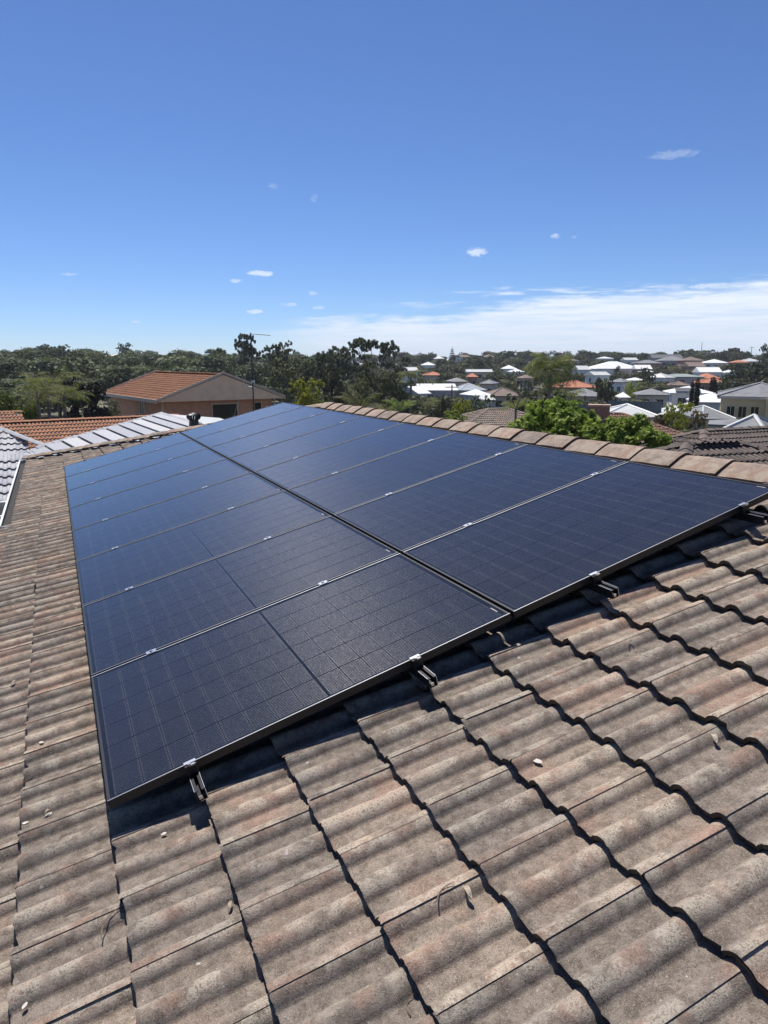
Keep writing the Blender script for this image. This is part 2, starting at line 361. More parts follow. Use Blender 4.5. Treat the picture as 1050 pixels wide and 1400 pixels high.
# ------------------------------------------------------------------ roof tiles
GAUGE, COVER, U0, V0, HB = .333, .306, -.027, -.067, -.146     # course gauge, cover width, first butt line, first side joint, pan level at the butt
ROLL_A, BUTT, RISE = .032, .027, .035
def roll(v):
    h = 0.
    for c in (.010, .163, .316):
        d = abs(v-c)/.047
        if d < 1: h = max(h, ROLL_A*(1-d*d)**.85)
    return h
VS = [0, .010, .024, .036, .046, .053, .058, .065, .090, .109, .1155, .121, .130, .140, .151, .163, .175, .186, .196, .205, .2105, .217, .240, .262, .2685, .274, .283, .294, .306, .322]
def tile_profile():
    out = []
    for v in VS:
        h = roll(v); lip = .0024*max(0, 1-v/.04) if v < .04 else 0
        if v > .30: lip = -.0015*(v-.30)/.022
        out.append((v, h+lip, min(1, roll(v)/ROLL_A)))
    return out
PROF = tile_profile(); NPF = len(PROF)
def tile_data(r, chip=True, length=.40):
    """verts, faces and attributes of one tile in (u, v, h): butt at u=0"""
    rnd = r.random(); us = [0, .006, .13, .27, length]; vs = []; cr = []; bt = []
    wob = [r.uniform(-.0022, .0022) for _ in PROF]
    if chip and r.random() < .3:
        k = r.randrange(2, NPF-2); wob[k] += .010; wob[k+1] += .004
    sag = r.uniform(-.0015, .0015)
    for i, u in enumerate(us):
        for j, (v, h, c) in enumerate(PROF):
            uu = u + (wob[j] if i < 2 else 0)
            vs.append((uu, v, h - RISE*u/GAUGE - (.004 if i == 0 else 0) + sag*math.sin(v*20))); cr.append(c); bt.append(0.)
    fs = [(i*NPF+j, (i+1)*NPF+j, (i+1)*NPF+j+1, i*NPF+j+1) for i in range(len(us)-1) for j in range(NPF-1)]
    o = len(vs)                                                 # butt face and side lip
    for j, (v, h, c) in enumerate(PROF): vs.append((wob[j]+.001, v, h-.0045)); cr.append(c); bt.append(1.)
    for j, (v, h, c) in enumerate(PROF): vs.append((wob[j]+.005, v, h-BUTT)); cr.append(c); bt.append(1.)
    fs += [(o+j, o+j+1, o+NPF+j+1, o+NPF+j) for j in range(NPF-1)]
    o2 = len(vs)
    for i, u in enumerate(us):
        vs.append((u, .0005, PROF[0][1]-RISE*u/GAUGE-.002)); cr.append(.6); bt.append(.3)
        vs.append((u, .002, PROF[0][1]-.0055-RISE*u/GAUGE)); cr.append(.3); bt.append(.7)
    fs += [(o2+2*i, o2+2*i+1, o2+2*i+3, o2+2*i+2) for i in range(len(us)-1)]
    fs = [f[::-1] for f in fs]
    return vs, fs, cr, bt, rnd
def tile_mesh(r, name, mat):
    vs, fs, cr, bt, rnd = tile_data(r); mb = MB(); mb.add(vs, fs)
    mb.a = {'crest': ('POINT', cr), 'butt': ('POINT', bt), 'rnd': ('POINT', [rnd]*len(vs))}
    return mb.mesh(name, mat, True)
TR = random.Random(3)
TILE_VARIANTS = [tile_mesh(TR, 'roof_tile', M['tile']) for _ in range(40)]
def variants_of(mat, n=10):
    out = []
    for k in range(n):
        me = TILE_VARIANTS[k].copy(); me.materials.clear(); me.materials.append(mat); out.append(me)
    return out

def tile_sheet(name, mat, org, R, keep, nu, nv, parent, cuts=(), seed=1, lowpoly=True, u0=0., v0=0., skip=None, gauge=GAUGE, cover=COVER):
    """many tiles joined into one part. org + R @ (u, v, h); keep(u, v) tests a tile's middle; cuts = [(co, no)] in (u, v, h)"""
    r = random.Random(seed); V = []; F = []; CR = []; BT = []; RN = []
    prof = [(v, h, c) for k, (v, h, c) in enumerate(PROF) if not lowpoly or k in (0, 2, 4, 6, 8, 10, 12, 13, 15, 17, 18, 20, 22, 24, 26, 29)]
    n = len(prof)
    for i in range(nu[0], nu[1]):
        for j in range(nv[0], nv[1]):
            u = u0+i*gauge; v = v0+j*cover
            if not keep(u+gauge/2, v+cover/2): continue
            if skip and skip(i, j): continue
            q = r.random(); o = len(V); ju = r.uniform(-.005, .005); jh = r.uniform(-.002, .002)
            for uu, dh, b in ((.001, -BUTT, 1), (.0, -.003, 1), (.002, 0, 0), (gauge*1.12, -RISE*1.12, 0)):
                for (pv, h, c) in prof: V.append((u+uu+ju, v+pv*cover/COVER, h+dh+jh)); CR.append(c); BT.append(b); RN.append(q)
            F += [(o+a*n+k+1, o+a*n+k, o+(a+1)*n+k, o+(a+1)*n+k+1)[::-1] for a in (0, 2) for k in range(n-1)]
    me = bpy.data.meshes.new(name); me.from_pydata(V, [], F)
    for nm, vals in (('crest', CR), ('butt', BT), ('rnd', RN)):
        a = me.attributes.new(nm, 'FLOAT', 'POINT'); a.data.foreach_set('value', [float(q) for q in vals])
    if cuts:
        bm = bmesh.new(); bm.from_mesh(me)
        for co, no in cuts:
            bmesh.ops.bisect_plane(bm, geom=bm.verts[:]+bm.edges[:]+bm.faces[:], plane_co=co, plane_no=no, clear_outer=True)
        bm.to_mesh(me); bm.free()
    me.materials.append(mat); me.polygons.foreach_set('use_smooth', [True]*len(me.polygons))
    me.transform(Matrix.Translation(org) @ R.to_4x4())
    o = link(name, me, parent); return tag(o, kind='stuff')

def cap_mesh(name, mat, L=.42, w=.135, rise=.078, seed=0, taper=.012):
    """one ridge cap: open angled channel along +Y, crest at z=0, slightly flared lip at its near end"""
    r = random.Random(seed); mb = MB(); th = .018
    prof = [(-w, -rise), (-w*.72, -rise*.67), (-w*.38, -rise*.31), (-w*.09, -.007), (w*.09, -.007), (w*.38, -rise*.31), (w*.72, -rise*.67), (w, -rise)]
    ys = [(0, .006), (.03, .006), (.05, .002), (L*.55, 0), (L, -taper)]
    vs = []; cr = []; bt = []
    for y, e in ys:
        for (x, z) in prof: vs.append((x*(1+e*2), y+r.uniform(-.002, .002), z+e)); cr.append(.7); bt.append(0)
    n = len(prof); fs = [(i*n+j, i*n+j+1, (i+1)*n+j+1, (i+1)*n+j) for i in range(len(ys)-1) for j in range(n-1)]
    o = len(vs)
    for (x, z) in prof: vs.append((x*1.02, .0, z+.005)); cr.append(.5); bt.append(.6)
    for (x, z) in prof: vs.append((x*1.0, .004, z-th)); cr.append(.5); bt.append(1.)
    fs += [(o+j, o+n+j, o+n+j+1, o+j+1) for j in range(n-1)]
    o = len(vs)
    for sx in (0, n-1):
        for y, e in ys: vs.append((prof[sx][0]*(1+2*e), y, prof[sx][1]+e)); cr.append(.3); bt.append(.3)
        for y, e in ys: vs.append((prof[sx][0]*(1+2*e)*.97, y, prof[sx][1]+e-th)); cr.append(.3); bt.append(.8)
    m = len(ys)
    fs += [(o+i, o+i+1, o+m+i+1, o+m+i) for i in range(m-1)] + [(o+2*m+i, o+3*m+i, o+3*m+i+1, o+2*m+i+1) for i in range(m-1)]
    mb.add(vs, fs); mb.a = {'crest': ('POINT', cr), 'butt': ('POINT', bt), 'rnd': ('POINT', [r.random()]*len(vs))}
    me = mb.mesh(name, mat, False)
    return me
def cap_row(a, b, meshes, parent, n, name='ridge_cap', rz_jit=.006, roll_=0., seed=5):
    """caps laid from a to b, each one overlapping the next"""
    a, b = Vector(a), Vector(b); d = (b-a); L = d.length; d.normalize()
    x = d.cross(Vector((0, 0, 1))).normalized(); z = x.cross(d)
    R = Matrix((x, d, z)).transposed(); r = random.Random(seed)
    for k in range(n):
        o = link(name, meshes[k % len(meshes)], parent)
        o.matrix_local = Matrix.Translation(a+d*(L*k/n)+Vector((r.uniform(-.004, .004), 0, r.uniform(-.003, .003)))) @ R.to_4x4() @ Matrix.Rotation(r.uniform(-rz_jit, rz_jit), 4, 'Z') @ Matrix.Rotation(r.uniform(-.012, .012), 4, 'Y')

# ------------------------------------------------------------------ our house
UR = 4.10                                                        # ridge line (u)
VHIP = lambda u: 12.75-(u*math.cos(TH)+.63)                      # the far hip in (u, v)
VMIN, VSTEP, EAVE1, EAVE2 = -3.6, 6.62, -.70, -2.69
def build_house():
    XR = P(UR, 0, -.2).x; gz = CAM.z-5.1
    H = thing('house', 'brown tiled house in the foreground carrying the solar panels', 'house', (XR, 3., gz))
    inv = Matrix.Translation((-XR, -3., -gz))
    # roof deck (underlay) of all the slopes, as the roof part
    zr = P(UR, 0, -.215); e1 = P(EAVE1+.04, 0, -.215); e2 = P(EAVE2+.04, 0, -.215)
    mir = lambda q: Vector((2*zr.x-q.x, q.y, q.z))
    vr = VHIP(UR); ve = VHIP(EAVE1)
    A = lambda q, v: Vector((q.x, v, q.z))
    ea, eb = A(e1, ve), mir(A(e1, ve))
    pts = [A(e2, VMIN), A(zr, VMIN), A(zr, vr), ea, A(e1, VSTEP), A(e2, VSTEP), mir(A(e1, VMIN)), eb]
    mb = MB(); mb.add(pts, [(0, 1, 2, 3, 4, 5)[::-1], (1, 6, 7, 2)[::-1], (2, 7, 3)[::-1]])
    roof = mb.build('roof', M['underlay'], H); roof.data.transform(inv)
    # walls
    w = MB(); wt = e1.z-.15
    x0, x1 = e1.x+.55, mir(e1).x-.55
    w.box(((x0+x1)/2, (VMIN+.6+ve-.6)/2, (gz-1.5+wt)/2), (x1-x0, ve-.6-VMIN-.6, wt-gz+1.5))
    wx = e2.x+.55; w.box(((wx+x0)/2-.01, (VMIN+.6+VSTEP-.5)/2, (gz-1.5+e2.z-.15)/2), (x0-wx-.02, VSTEP-.5-VMIN-.6, e2.z-.15-gz+1.5))
    wo = w.build('wall', M['brick'], H); wo.data.transform(inv)
    # tiles: the 300 that show largest are parts, the rest one mesh
    cand = []
    for i in range(-8, 13):
        for j in range(-11, 43):
            u = U0+i*GAUGE; v = V0+j*COVER; uc, vc = u+GAUGE/2, v+COVER/2
            if uc > UR or vc < VMIN: continue
            if vc > VSTEP-.1 and uc < EAVE1: continue
            if uc < EAVE2: continue
            if v+COVER > VHIP(uc)-.30: continue
            if v > 9.0 and u > 2.6: continue
            hid = (-.12 < u and u+GAUGE < 3.75 and v > .10 and v < 9.0)
            X = P(uc, vc, -.13); d = X-CAM; z = d.dot(FW)
            px = 525+FPX*d.dot(RT)/max(z, .01); py = 700-FPX*d.dot(UP)/max(z, .01)
            if z < .2 or px < -90 or px > 1140 or py > 1520: continue
            if hid: continue
            if u > 3.72 and v > .5: continue
            cand.append((d.length, i, j))
    cand.sort(); sel = cand[:300]; chosen = {(i, j) for _, i, j in sel}
    r = random.Random(21)
    for n, (_, i, j) in enumerate(sel):
        me = TILE_VARIANTS[(i*7+j*13+n) % len(TILE_VARIANTS)]
        o = link('roof_tile', me, roof)
        u = U0+i*GAUGE+r.gauss(0, .0028); v = V0+j*COVER+r.gauss(0, .0009); h = HB+r.gauss(0, .0006)
        if r.random() < .05: u += r.choice((-.012, .010))
        o.matrix_local = inv @ Matrix.Translation(P(u, v, h)) @ ROOF_ROT.to_4x4() @ Matrix.Rotation(r.gauss(0, .004), 4, 'Z')
    hipn = Vector((math.cos(TH), 1, 0))
    def keep(u, v):
        if u > UR-.02 or v < VMIN or (v > VSTEP-.1 and u < EAVE1) or u < EAVE2: return False
        return v < VHIP(u)+.5
    ts = tile_sheet('tiles', M['tile'], Vector((0, 0, 0)), ROOF_ROT, keep, (-8, 13), (-11, 46), roof,
                    [(Vector((0, VHIP(0), 0)), hipn)], 4, True, U0, V0, skip=lambda i, j: (i, j) in chosen)
    for vv in ts.data.vertices: vv.co += ROOFN*HB
    ts.data.transform(inv)
    # far side slope and far hip end
    E = Matrix((Vector((-math.cos(TH), 0, math.sin(TH))), Vector((0, -1, 0)), ROOFN.copy())).transposed()
    En = Vector((math.sin(TH), 0, math.cos(TH))); E = Matrix((Vector((-math.cos(TH), 0, math.sin(TH))), Vector((0, -1, 0)), En)).transposed()
    o0 = mir(P(EAVE1, 0, HB)); Ls = UR-EAVE1
    t2 = tile_sheet('tiles', M['tile'], Vector((o0.x, ve, o0.z)), E, lambda u, v: 0 < u < Ls and v > u*.97-.4 and v < ve-VMIN, (0, 16), (0, 56), roof,
                    [(Vector((0, 0, 0)), Vector((math.cos(TH), -1, 0)))], 6, True)
    t2.data.transform(inv)
    Nn = Vector((0, math.sin(TH), math.cos(TH))); Nm = Matrix((Vector((0, -math.cos(TH), math.sin(TH))), Vector((1, 0, 0)), Nn)).transposed()
    xw = P(EAVE1, 0, HB); wide = 2*(zr.x-xw.x)
    t3 = tile_sheet('tiles', M['tile'], Vector((xw.x, ve, xw.z)), Nm, lambda u, v: u > 0 and v > u*.97-.4 and v < wide-u*.97+.4 and u < Ls, (0, 16), (-1, 34), roof,
                    [(Vector((0, 0, 0)), Vector((math.cos(TH), -1, 0))), (Vector((0, wide, 0)), Vector((math.cos(TH), 1, 0)))], 8, True)
    t3.data.transform(inv)
    # ridge and hip caps
    caps = [cap_mesh('ridge_cap', M['cap'], .42, .165, .088, k) for k in range(8)]
    a = inv @ P(UR, -3.55, -.054); b = inv @ P(UR, vr+.1, -.054)
    cap_row(a, b, caps, roof, 31)
    hcaps = [cap_mesh('hip_cap', M['tile'], .42, .125, .055, 20+k) for k in range(6)]
    cap_row(inv @ P(EAVE1+.02, VHIP(EAVE1+.02)-.02, -.055), inv @ P(UR-.03, VHIP(UR-.03), -.050), hcaps, roof, 17, 'hip_cap', .02)
    ce = P(EAVE1+.02, VHIP(EAVE1), -.055); cc = P(UR-.03, VHIP(UR-.03), -.05)
    cap_row(inv @ mir(ce), inv @ mir(cc), hcaps, roof, 17, 'hip_cap', .02, 0, 9)
    # mortar bedding under the caps, left side
    mt = MB(); mt.prism([P(UR-.14, 0, -.155)+Vector((0, VMIN, 0)), P(UR-.12, 0, -.115)+Vector((0, VMIN, 0)), P(UR, 0, -.075)+Vector((0, VMIN, 0)), P(UR, 0, -.19)+Vector((0, VMIN, 0))], (0, vr-VMIN, 0))
    mo = mt.build('mortar_bed', M['mortar'], roof); mo.data.transform(inv)
    # gutters: white, square, along the two eaves
    def gutter(u, va, vb, label=None):
        g = MB(); o = P(u, 0, -.19)
        prof = [(-.125, .03), (-.125, -.085), (0, -.085), (0, .0)]
        for k in range(3):
            (x0_, z0_), (x1_, z1_) = prof[k], prof[k+1]
            if k == 1: g.box((o.x+(x0_+x1_)/2, (va+vb)/2, o.z+z0_), (abs(x1_-x0_)+.012, vb-va, .006))
            else: g.box((o.x+x0_, (va+vb)/2, o.z+(z0_+z1_)/2), (.006 if k else .014, vb-va-.02, abs(z1_-z0_)))
        g.box((o.x-.125, (va+vb)/2, o.z+.032), (.026, vb-va, .012))
        g.box((o.x-.0625, va-.003, o.z-.028), (.125, .006, .11)); g.box((o.x-.0625, vb+.003, o.z-.028), (.125, .006, .11))
        go = g.build('gutter', M['gutter'], H); go.data.transform(inv)
        MB().box((o.x-.062, (va+vb)/2, o.z-.055), (.105, vb-va-.03, .05)).build('gutter_fill', M['underlay'], H).data.transform(inv)  # dark box laid along the gutter floor
        f = MB(); f.box((o.x+.02, (va+vb)/2, o.z-.09), (.02, vb-va+.06, .18)); fo = f.build('fascia', M['gutter'], H); fo.data.transform(inv)
    gutter(EAVE1-.005, VSTEP+.02, ve+.05); gutter(EAVE2-.005, VMIN, VSTEP)
    return H
build_house()

# ------------------------------------------------------------------ solar panels on their rails
PL, PW, GAP, GU, TK = 1.8247, 1.134, .020, .020, .035
def build_panels():
    fr = MB(); lip = .011
    def ring(x0, x1, y0, y1, w, z0, z1, mb):
        mb.box((x0+w/2, (y0+y1)/2, (z0+z1)/2), (w, y1-y0, z1-z0)); mb.box((x1-w/2, (y0+y1)/2, (z0+z1)/2), (w, y1-y0, z1-z0))
        mb.box(((x0+x1)/2, y0+w/2, (z0+z1)/2), (x1-x0-2*w, w, z1-z0)); mb.box(((x0+x1)/2, y1-w/2, (z0+z1)/2), (x1-x0-2*w, w, z1-z0))
    ring(0, PL, 0, PW, lip, -TK, 0, fr)
    fme = fr.mesh('frame', M['frame']); lmes = []
    for (xa, xb, ya, yb) in ((.001, PL-.001, PW-.0075, PW-.001), (.001, PL-.001, .001, .0036)):
        lp = MB(); lp.box(((xa+xb)/2, (ya+yb)/2, .0008), (xb-xa, yb-ya, .0008)); lmes.append(lp.mesh('frame_glint', M['lip']))  # added bright strips standing in for glints along the black frame
    gl = MB(); gl.add([(lip, lip, -.0018), (PL-lip, lip, -.0018), (PL-lip, PW-lip, -.0018), (lip, PW-lip, -.0018)], [(0, 1, 2, 3)]); gme = gl.mesh('glass', M['pglass'])
    bk = MB(); bk.box((PL/2, PW/2, -.0062), (PL-2*lip, PW-2*lip, .003)); bkme = bk.mesh('backsheet', M['backsheet'])
    su, sv, mg = (PL-.056-.010)/16, (PW-.046)/6, .010
    def cell_geo(mb, x, y, rv, lists):
        cu, cv = su-.0036, sv-.0050; ch = .006
        pts = [(x, y+ch), (x+ch, y), (x+cu-ch, y), (x+cu, y+ch), (x+cu, y+cv-ch), (x+cu-ch, y+cv), (x+ch, y+cv), (x, y+cv-ch)]
        z0, z1 = -.0047, -.0036
        mb.add([(a, b, z1) for a, b in pts]+[(a, b, z0) for a, b in pts], [tuple(range(8))]+[(i, 8+i, 8+(i+1) % 8, (i+1) % 8) for i in range(8)])
        lists[0] += [(b-y)/cv for a, b in pts]*2; lists[1] += [rv]*16; lists[2] += [(a-x)/cu for a, b in pts]*2
    cmes = []; rr = random.Random(5)
    for k in range(8):
        mb = MB(); ls = [[], [], []]; cell_geo(mb, 0, 0, rr.random(), ls); mb.a = {'cellv': ('POINT', ls[0]), 'rnd': ('POINT', ls[1]), 'cellu': ('POINT', ls[2])}; cmes.append(mb.mesh('solar_cell', M['cell']))
    pos = [((.028+i*su+(mg if i >= 8 else 0)), .023+j*sv) for i in range(16) for j in range(6)]
    mb = MB(); ls = [[], [], []]
    for (x, y) in pos: cell_geo(mb, x, y, rr.random(), ls)
    mb.a = {'cellv': ('POINT', ls[0]), 'rnd': ('POINT', ls[1]), 'cellu': ('POINT', ls[2])}; sheet = mb.mesh('cells', M['cell'])
    stk = MB(); stk.box((0, 0, 0), (.004, .055, .0004)); sme = stk.mesh('sticker', M['flake'])
    ordn = ['nearest the camera', 'second from the camera', 'third from the camera', 'fourth from the camera', 'fifth from the camera', 'sixth from the camera', 'second last at the far end', 'last at the far end']
    for row in range(2):
        for k in range(8):
            loc = P(row*(PL+GU), k*(PW+GAP), 0)
            o = thing('solar_panel', f"black framed solar panel, {ordn[k]}, in the {'gutter side' if row == 0 else 'ridge side'} row", 'solar panel', loc, 0, 'solar panels on the tiled roof')
            o.rotation_euler = ROOF_ROT.to_euler()
            f_ = link('frame', fme, o); [link('frame_glint', q, f_) for q in lmes]; link('backsheet', bkme, o); link('glass', gme, o)
            if k < 4:
                for n, (x, y) in enumerate(pos): link('solar_cell', cmes[(n*5+k*3+row) % 8], o, (x, y, 0))
            else: tag(link('cells', sheet, o), kind='stuff')
            link('sticker', sme, o, (PL-.030, .09, -.0010))
    # rails with clamps
    names = ['nearest the gutter', 'second from the gutter', 'second from the ridge', 'nearest the ridge']
    def boxme(name, mat, parts):
        b = MB()
        for c, s in parts: b.box(c, s)
        return b.mesh(name, mat)
    LEN = 8*(PW+GAP)+.24; z0 = -TK-.002
    body = boxme('rail_body', M['rail'], [((0, 0, z0-.043), (.040, LEN, .004)), ((-.018, 0, z0-.022), (.004, LEN, .038)), ((.018, 0, z0-.022), (.004, LEN, .038)), ((0, 0, z0-.027), (.032, LEN, .003)),
                                          ((-.0135, 0, z0-.0015), (.013, LEN, .003)), ((.0135, 0, z0-.0015), (.013, LEN, .003))])
    strip = boxme('rail_edge', M['alu'], [((-.0195, -LEN/2+.062, z0+.0004), (.0016, .120, .0018)), ((.0195, -LEN/2+.062, z0+.0004), (.0016, .120, .0018)), ((.0195, -LEN/2-.0006, z0-.023), (.0022, .0018, .042)), ((-.004, -LEN/2-.0008, z0-.030), (.014, .0018, .014)), ((.006, -LEN/2-.0008, z0-.0445), (.028, .0018, .002))])
    midc = boxme('mid_clamp', M['alu'], [((0, 0, .0020), (.052, .036, .0040)), ((0, 0, -.018), (.050, .012, .036))])
    bolt = MB(); bolt.tube([(0, 0, .004), (0, 0, .011)], .0075, 6); bolt = bolt.mesh('bolt', M['steel'])
    endc = boxme('end_clamp', M['rail'], [((0, -.011, -.0175), (.045, .020, .039)), ((0, .006, .0018), (.045, .018, .0036))])
    endtop = boxme('clamp_lip', M['alu'], [((0, .002, .0046), (.046, .016, .0020))])
    ebolt = MB(); ebolt.tube([(0, 0, .002), (0, 0, .012)], .008, 6); ebolt.box((.012, -.004, .004), (.018, .010, .006)); ebolt = ebolt.mesh('bolt', M['steel'])
    hook = boxme('tile_hook', M['galv'], [((0, 0, z0-.05), (.035, .006, .05)), ((0, .03, z0-.075), (.035, .06, .006))])
    for n, u in enumerate((.311, 1.314, 2.326, 3.372)):
        t = thing('mounting_rail', f'black mounting rail with silver clamps under the panels, {names[n]}', 'rail', P(u, 0, 0), 0, 'rails under the solar panels')
        t.rotation_euler = ROOF_ROT.to_euler(); cy = 4*(PW+GAP)-.015
        link('rail_body', body, t, (0, cy, 0)); link('rail_edge', strip, t, (0, cy, 0))
        for k in range(1, 8):
            c = link('mid_clamp', midc, t, (0, k*(PW+GAP)-GAP/2, 0)); link('bolt', bolt, c)
        for y, rz in ((0, 0), (8*(PW+GAP)-GAP, math.pi)):
            c = link('end_clamp', endc, t, (0, y, 0), (0, 0, rz)); link('clamp_lip', endtop, c); link('bolt', ebolt, c, (-.004, -.016, .0))
        for k in range(8): link('tile_hook', hook, t, (0, .45+k*1.1, 0))
build_panels()
def proj(q):
    d = Vector(q)-CAM; z = d.dot(FW); return 525+FPX*d.dot(RT)/z, 700-FPX*d.dot(UP)/z
def px_w(px): return math.cos(math.atan((px-525)/FPX))**2
# ------------------------------------------------------------------ vegetation
def quads_mesh(name, C, A, B, rnd, mat, fold=.25):
    """leaf quads from centres C and half axes A, B (n,3 arrays)"""
    n = len(C); V = np.empty((n, 4, 3)); V[:, 0] = C-A; V[:, 1] = C-B*.9+A*.05; V[:, 2] = C+A; V[:, 3] = C+B*.9+A*.05
    Nn = np.cross(A, B); ln = np.linalg.norm(Nn, axis=1, keepdims=True)+1e-9; Nn = Nn/ln*np.linalg.norm(B, axis=1, keepdims=True)*fold
    V[:, 1] += Nn; V[:, 3] += Nn
    me = bpy.data.meshes.new(name); me.vertices.add(4*n); me.vertices.foreach_set('co', V.reshape(-1))
    me.loops.add(4*n); me.loops.foreach_set('vertex_index', np.arange(4*n, dtype=np.int32))
    me.polygons.add(n); me.polygons.foreach_set('loop_start', np.arange(0, 4*n, 4, dtype=np.int32)); me.polygons.foreach_set('loop_total', np.full(n, 4, np.int32))
    a = me.attributes.new('rnd', 'FLOAT', 'POINT'); a.data.foreach_set('value', np.repeat(rnd, 4).astype(np.float32))
    me.materials.append(mat); me.update(calc_edges=True); me.validate(); return me
def unit(n): 
    d = RNG.normal(size=(n, 3)); return d/np.linalg.norm(d, axis=1, keepdims=True)
def leaf_points(lobes, n, shell=.55, under=.35):
    """points in the outer shells of lobes (x, y, z, rx, ry, rz); fewer on the undersides"""
    L = np.array(lobes, float); w = (L[:, 3]*L[:, 4]*L[:, 5])**(2/3); idx = RNG.choice(len(L), n, p=w/w.sum())
    d = unit(n); flip = (d[:, 2] < 0) & (RNG.random(n) > under); d[flip, 2] *= -1
    r = shell+(1-shell)*RNG.random(n)**.6; r *= 1+.13*RNG.normal(size=n)
    return L[idx, :3]+d*r[:, None]*L[idx, 3:], d, idx
def foliage(name, lobes, n, size, mat, elong=1.5, shell=.55, clump=0, under=.35, up=.5):
    if clump:
        cc, cd_, ci = leaf_points(lobes, clump, shell, under); k = RNG.integers(0, clump, n)
        rc = size*2.6*RNG.random((n, 1))**.5; C = cc[k]+unit(n)*rc; D = cd_[k]; tone = RNG.random(clump)[k]
    else: C, D, ci = leaf_points(lobes, n, shell, under); tone = RNG.random(n)
    nrm = D*.6+unit(n)*.8+np.array([0, 0, up]); nrm /= np.linalg.norm(nrm, axis=1, keepdims=True)
    A = np.cross(nrm, unit(n)); A /= np.linalg.norm(A, axis=1, keepdims=True)+1e-9; B = np.cross(nrm, A)
    s = size*(.6+.8*RNG.random((n, 1)))
    rnd = np.clip(.55*tone+.45*RNG.random(n), 0, 1)
    return quads_mesh(name, C, A*s*elong, B*s, rnd, mat)
def lobes_round(n, w, h, base=.35, jit=1., flat=1., seed=0):
    r = random.Random(seed); out = [(0, 0, base+(1-base)*.45, w*.30, w*.30, (1-base)*.42)]
    for k in range(n):
        a = k*2.399+r.uniform(-.4, .4); q = r.uniform(.35, 1)**.7; z = base+(1-base)*(r.uniform(.1, .95)); rr = w*.5*q*math.sqrt(max(.05, 1-((z-base)/(1-base)*1.9-.9)**2*.75))
        s = r.uniform(.13, .22)*w*jit; out.append((math.cos(a)*rr*.75, math.sin(a)*rr*.75, min(z, 1-s*.6), s, s, s*.75*flat))
    return out
def trunk_mesh(name, lobes, mat, base, r0, seed=0, nb=6, lean=.04):
    r = random.Random(seed); mb = MB(); fork = base*.8
    pth = [(0, 0, -.15), (r.uniform(-lean, lean)*.5, 0, fork*.5), (r.uniform(-lean, lean), r.uniform(-lean, lean), fork)]
    mb.tube(pth, [r0*1.2, r0, r0*.8], 7)
    top = Vector(pth[-1]); L = sorted(lobes, key=lambda q: -q[3])[:nb]
    for q in L:
        t = Vector(q[:3]); m = top.lerp(t, .5)+Vector((r.uniform(-.03, .03), r.uniform(-.03, .03), .02)); mb.tube([top, m, t], [r0*.6, r0*.4, r0*.15], 5)
    return mb.mesh(name, mat, True)
LEAF = {
 'gum': leaf_mat('gum_leaves', (.046,.056,.028), (.112,.122,.062)),
 'dark': leaf_mat('dark_leaves', (.032,.043,.020), (.085,.100,.046)),
 'olive': leaf_mat('olive_leaves', (.085,.096,.042), (.19,.19,.09)),
 'green': leaf_mat('bright_leaves', (.105,.155,.026), (.31,.36,.08), .4, .35),
 'lime': leaf_mat('yellow_green_leaves', (.20,.21,.03), (.46,.44,.08), .5, .4),
 'grey': leaf_mat('grey_green_leaves', (.075,.075,.058), (.16,.15,.12)),
 'palm': leaf_mat('palm_leaves', (.075,.100,.026), (.24,.25,.07), .4, .35),
 'magnolia': leaf_mat('magnolia_leaves', (.014,.018,.012), (.075,.072,.058), .3, .12),
 'rust': leaf_mat('rusty_leaves', (.10,.07,.035), (.22,.16,.08)),
 'cypress': leaf_mat('cypress_leaves', (.010,.016,.009), (.030,.040,.020), .6, .1),
 'white': leaf_mat('pale_flowering_leaves', (.10,.12,.05), (.55,.52,.40), .5, .3),
}
PROTO = {}
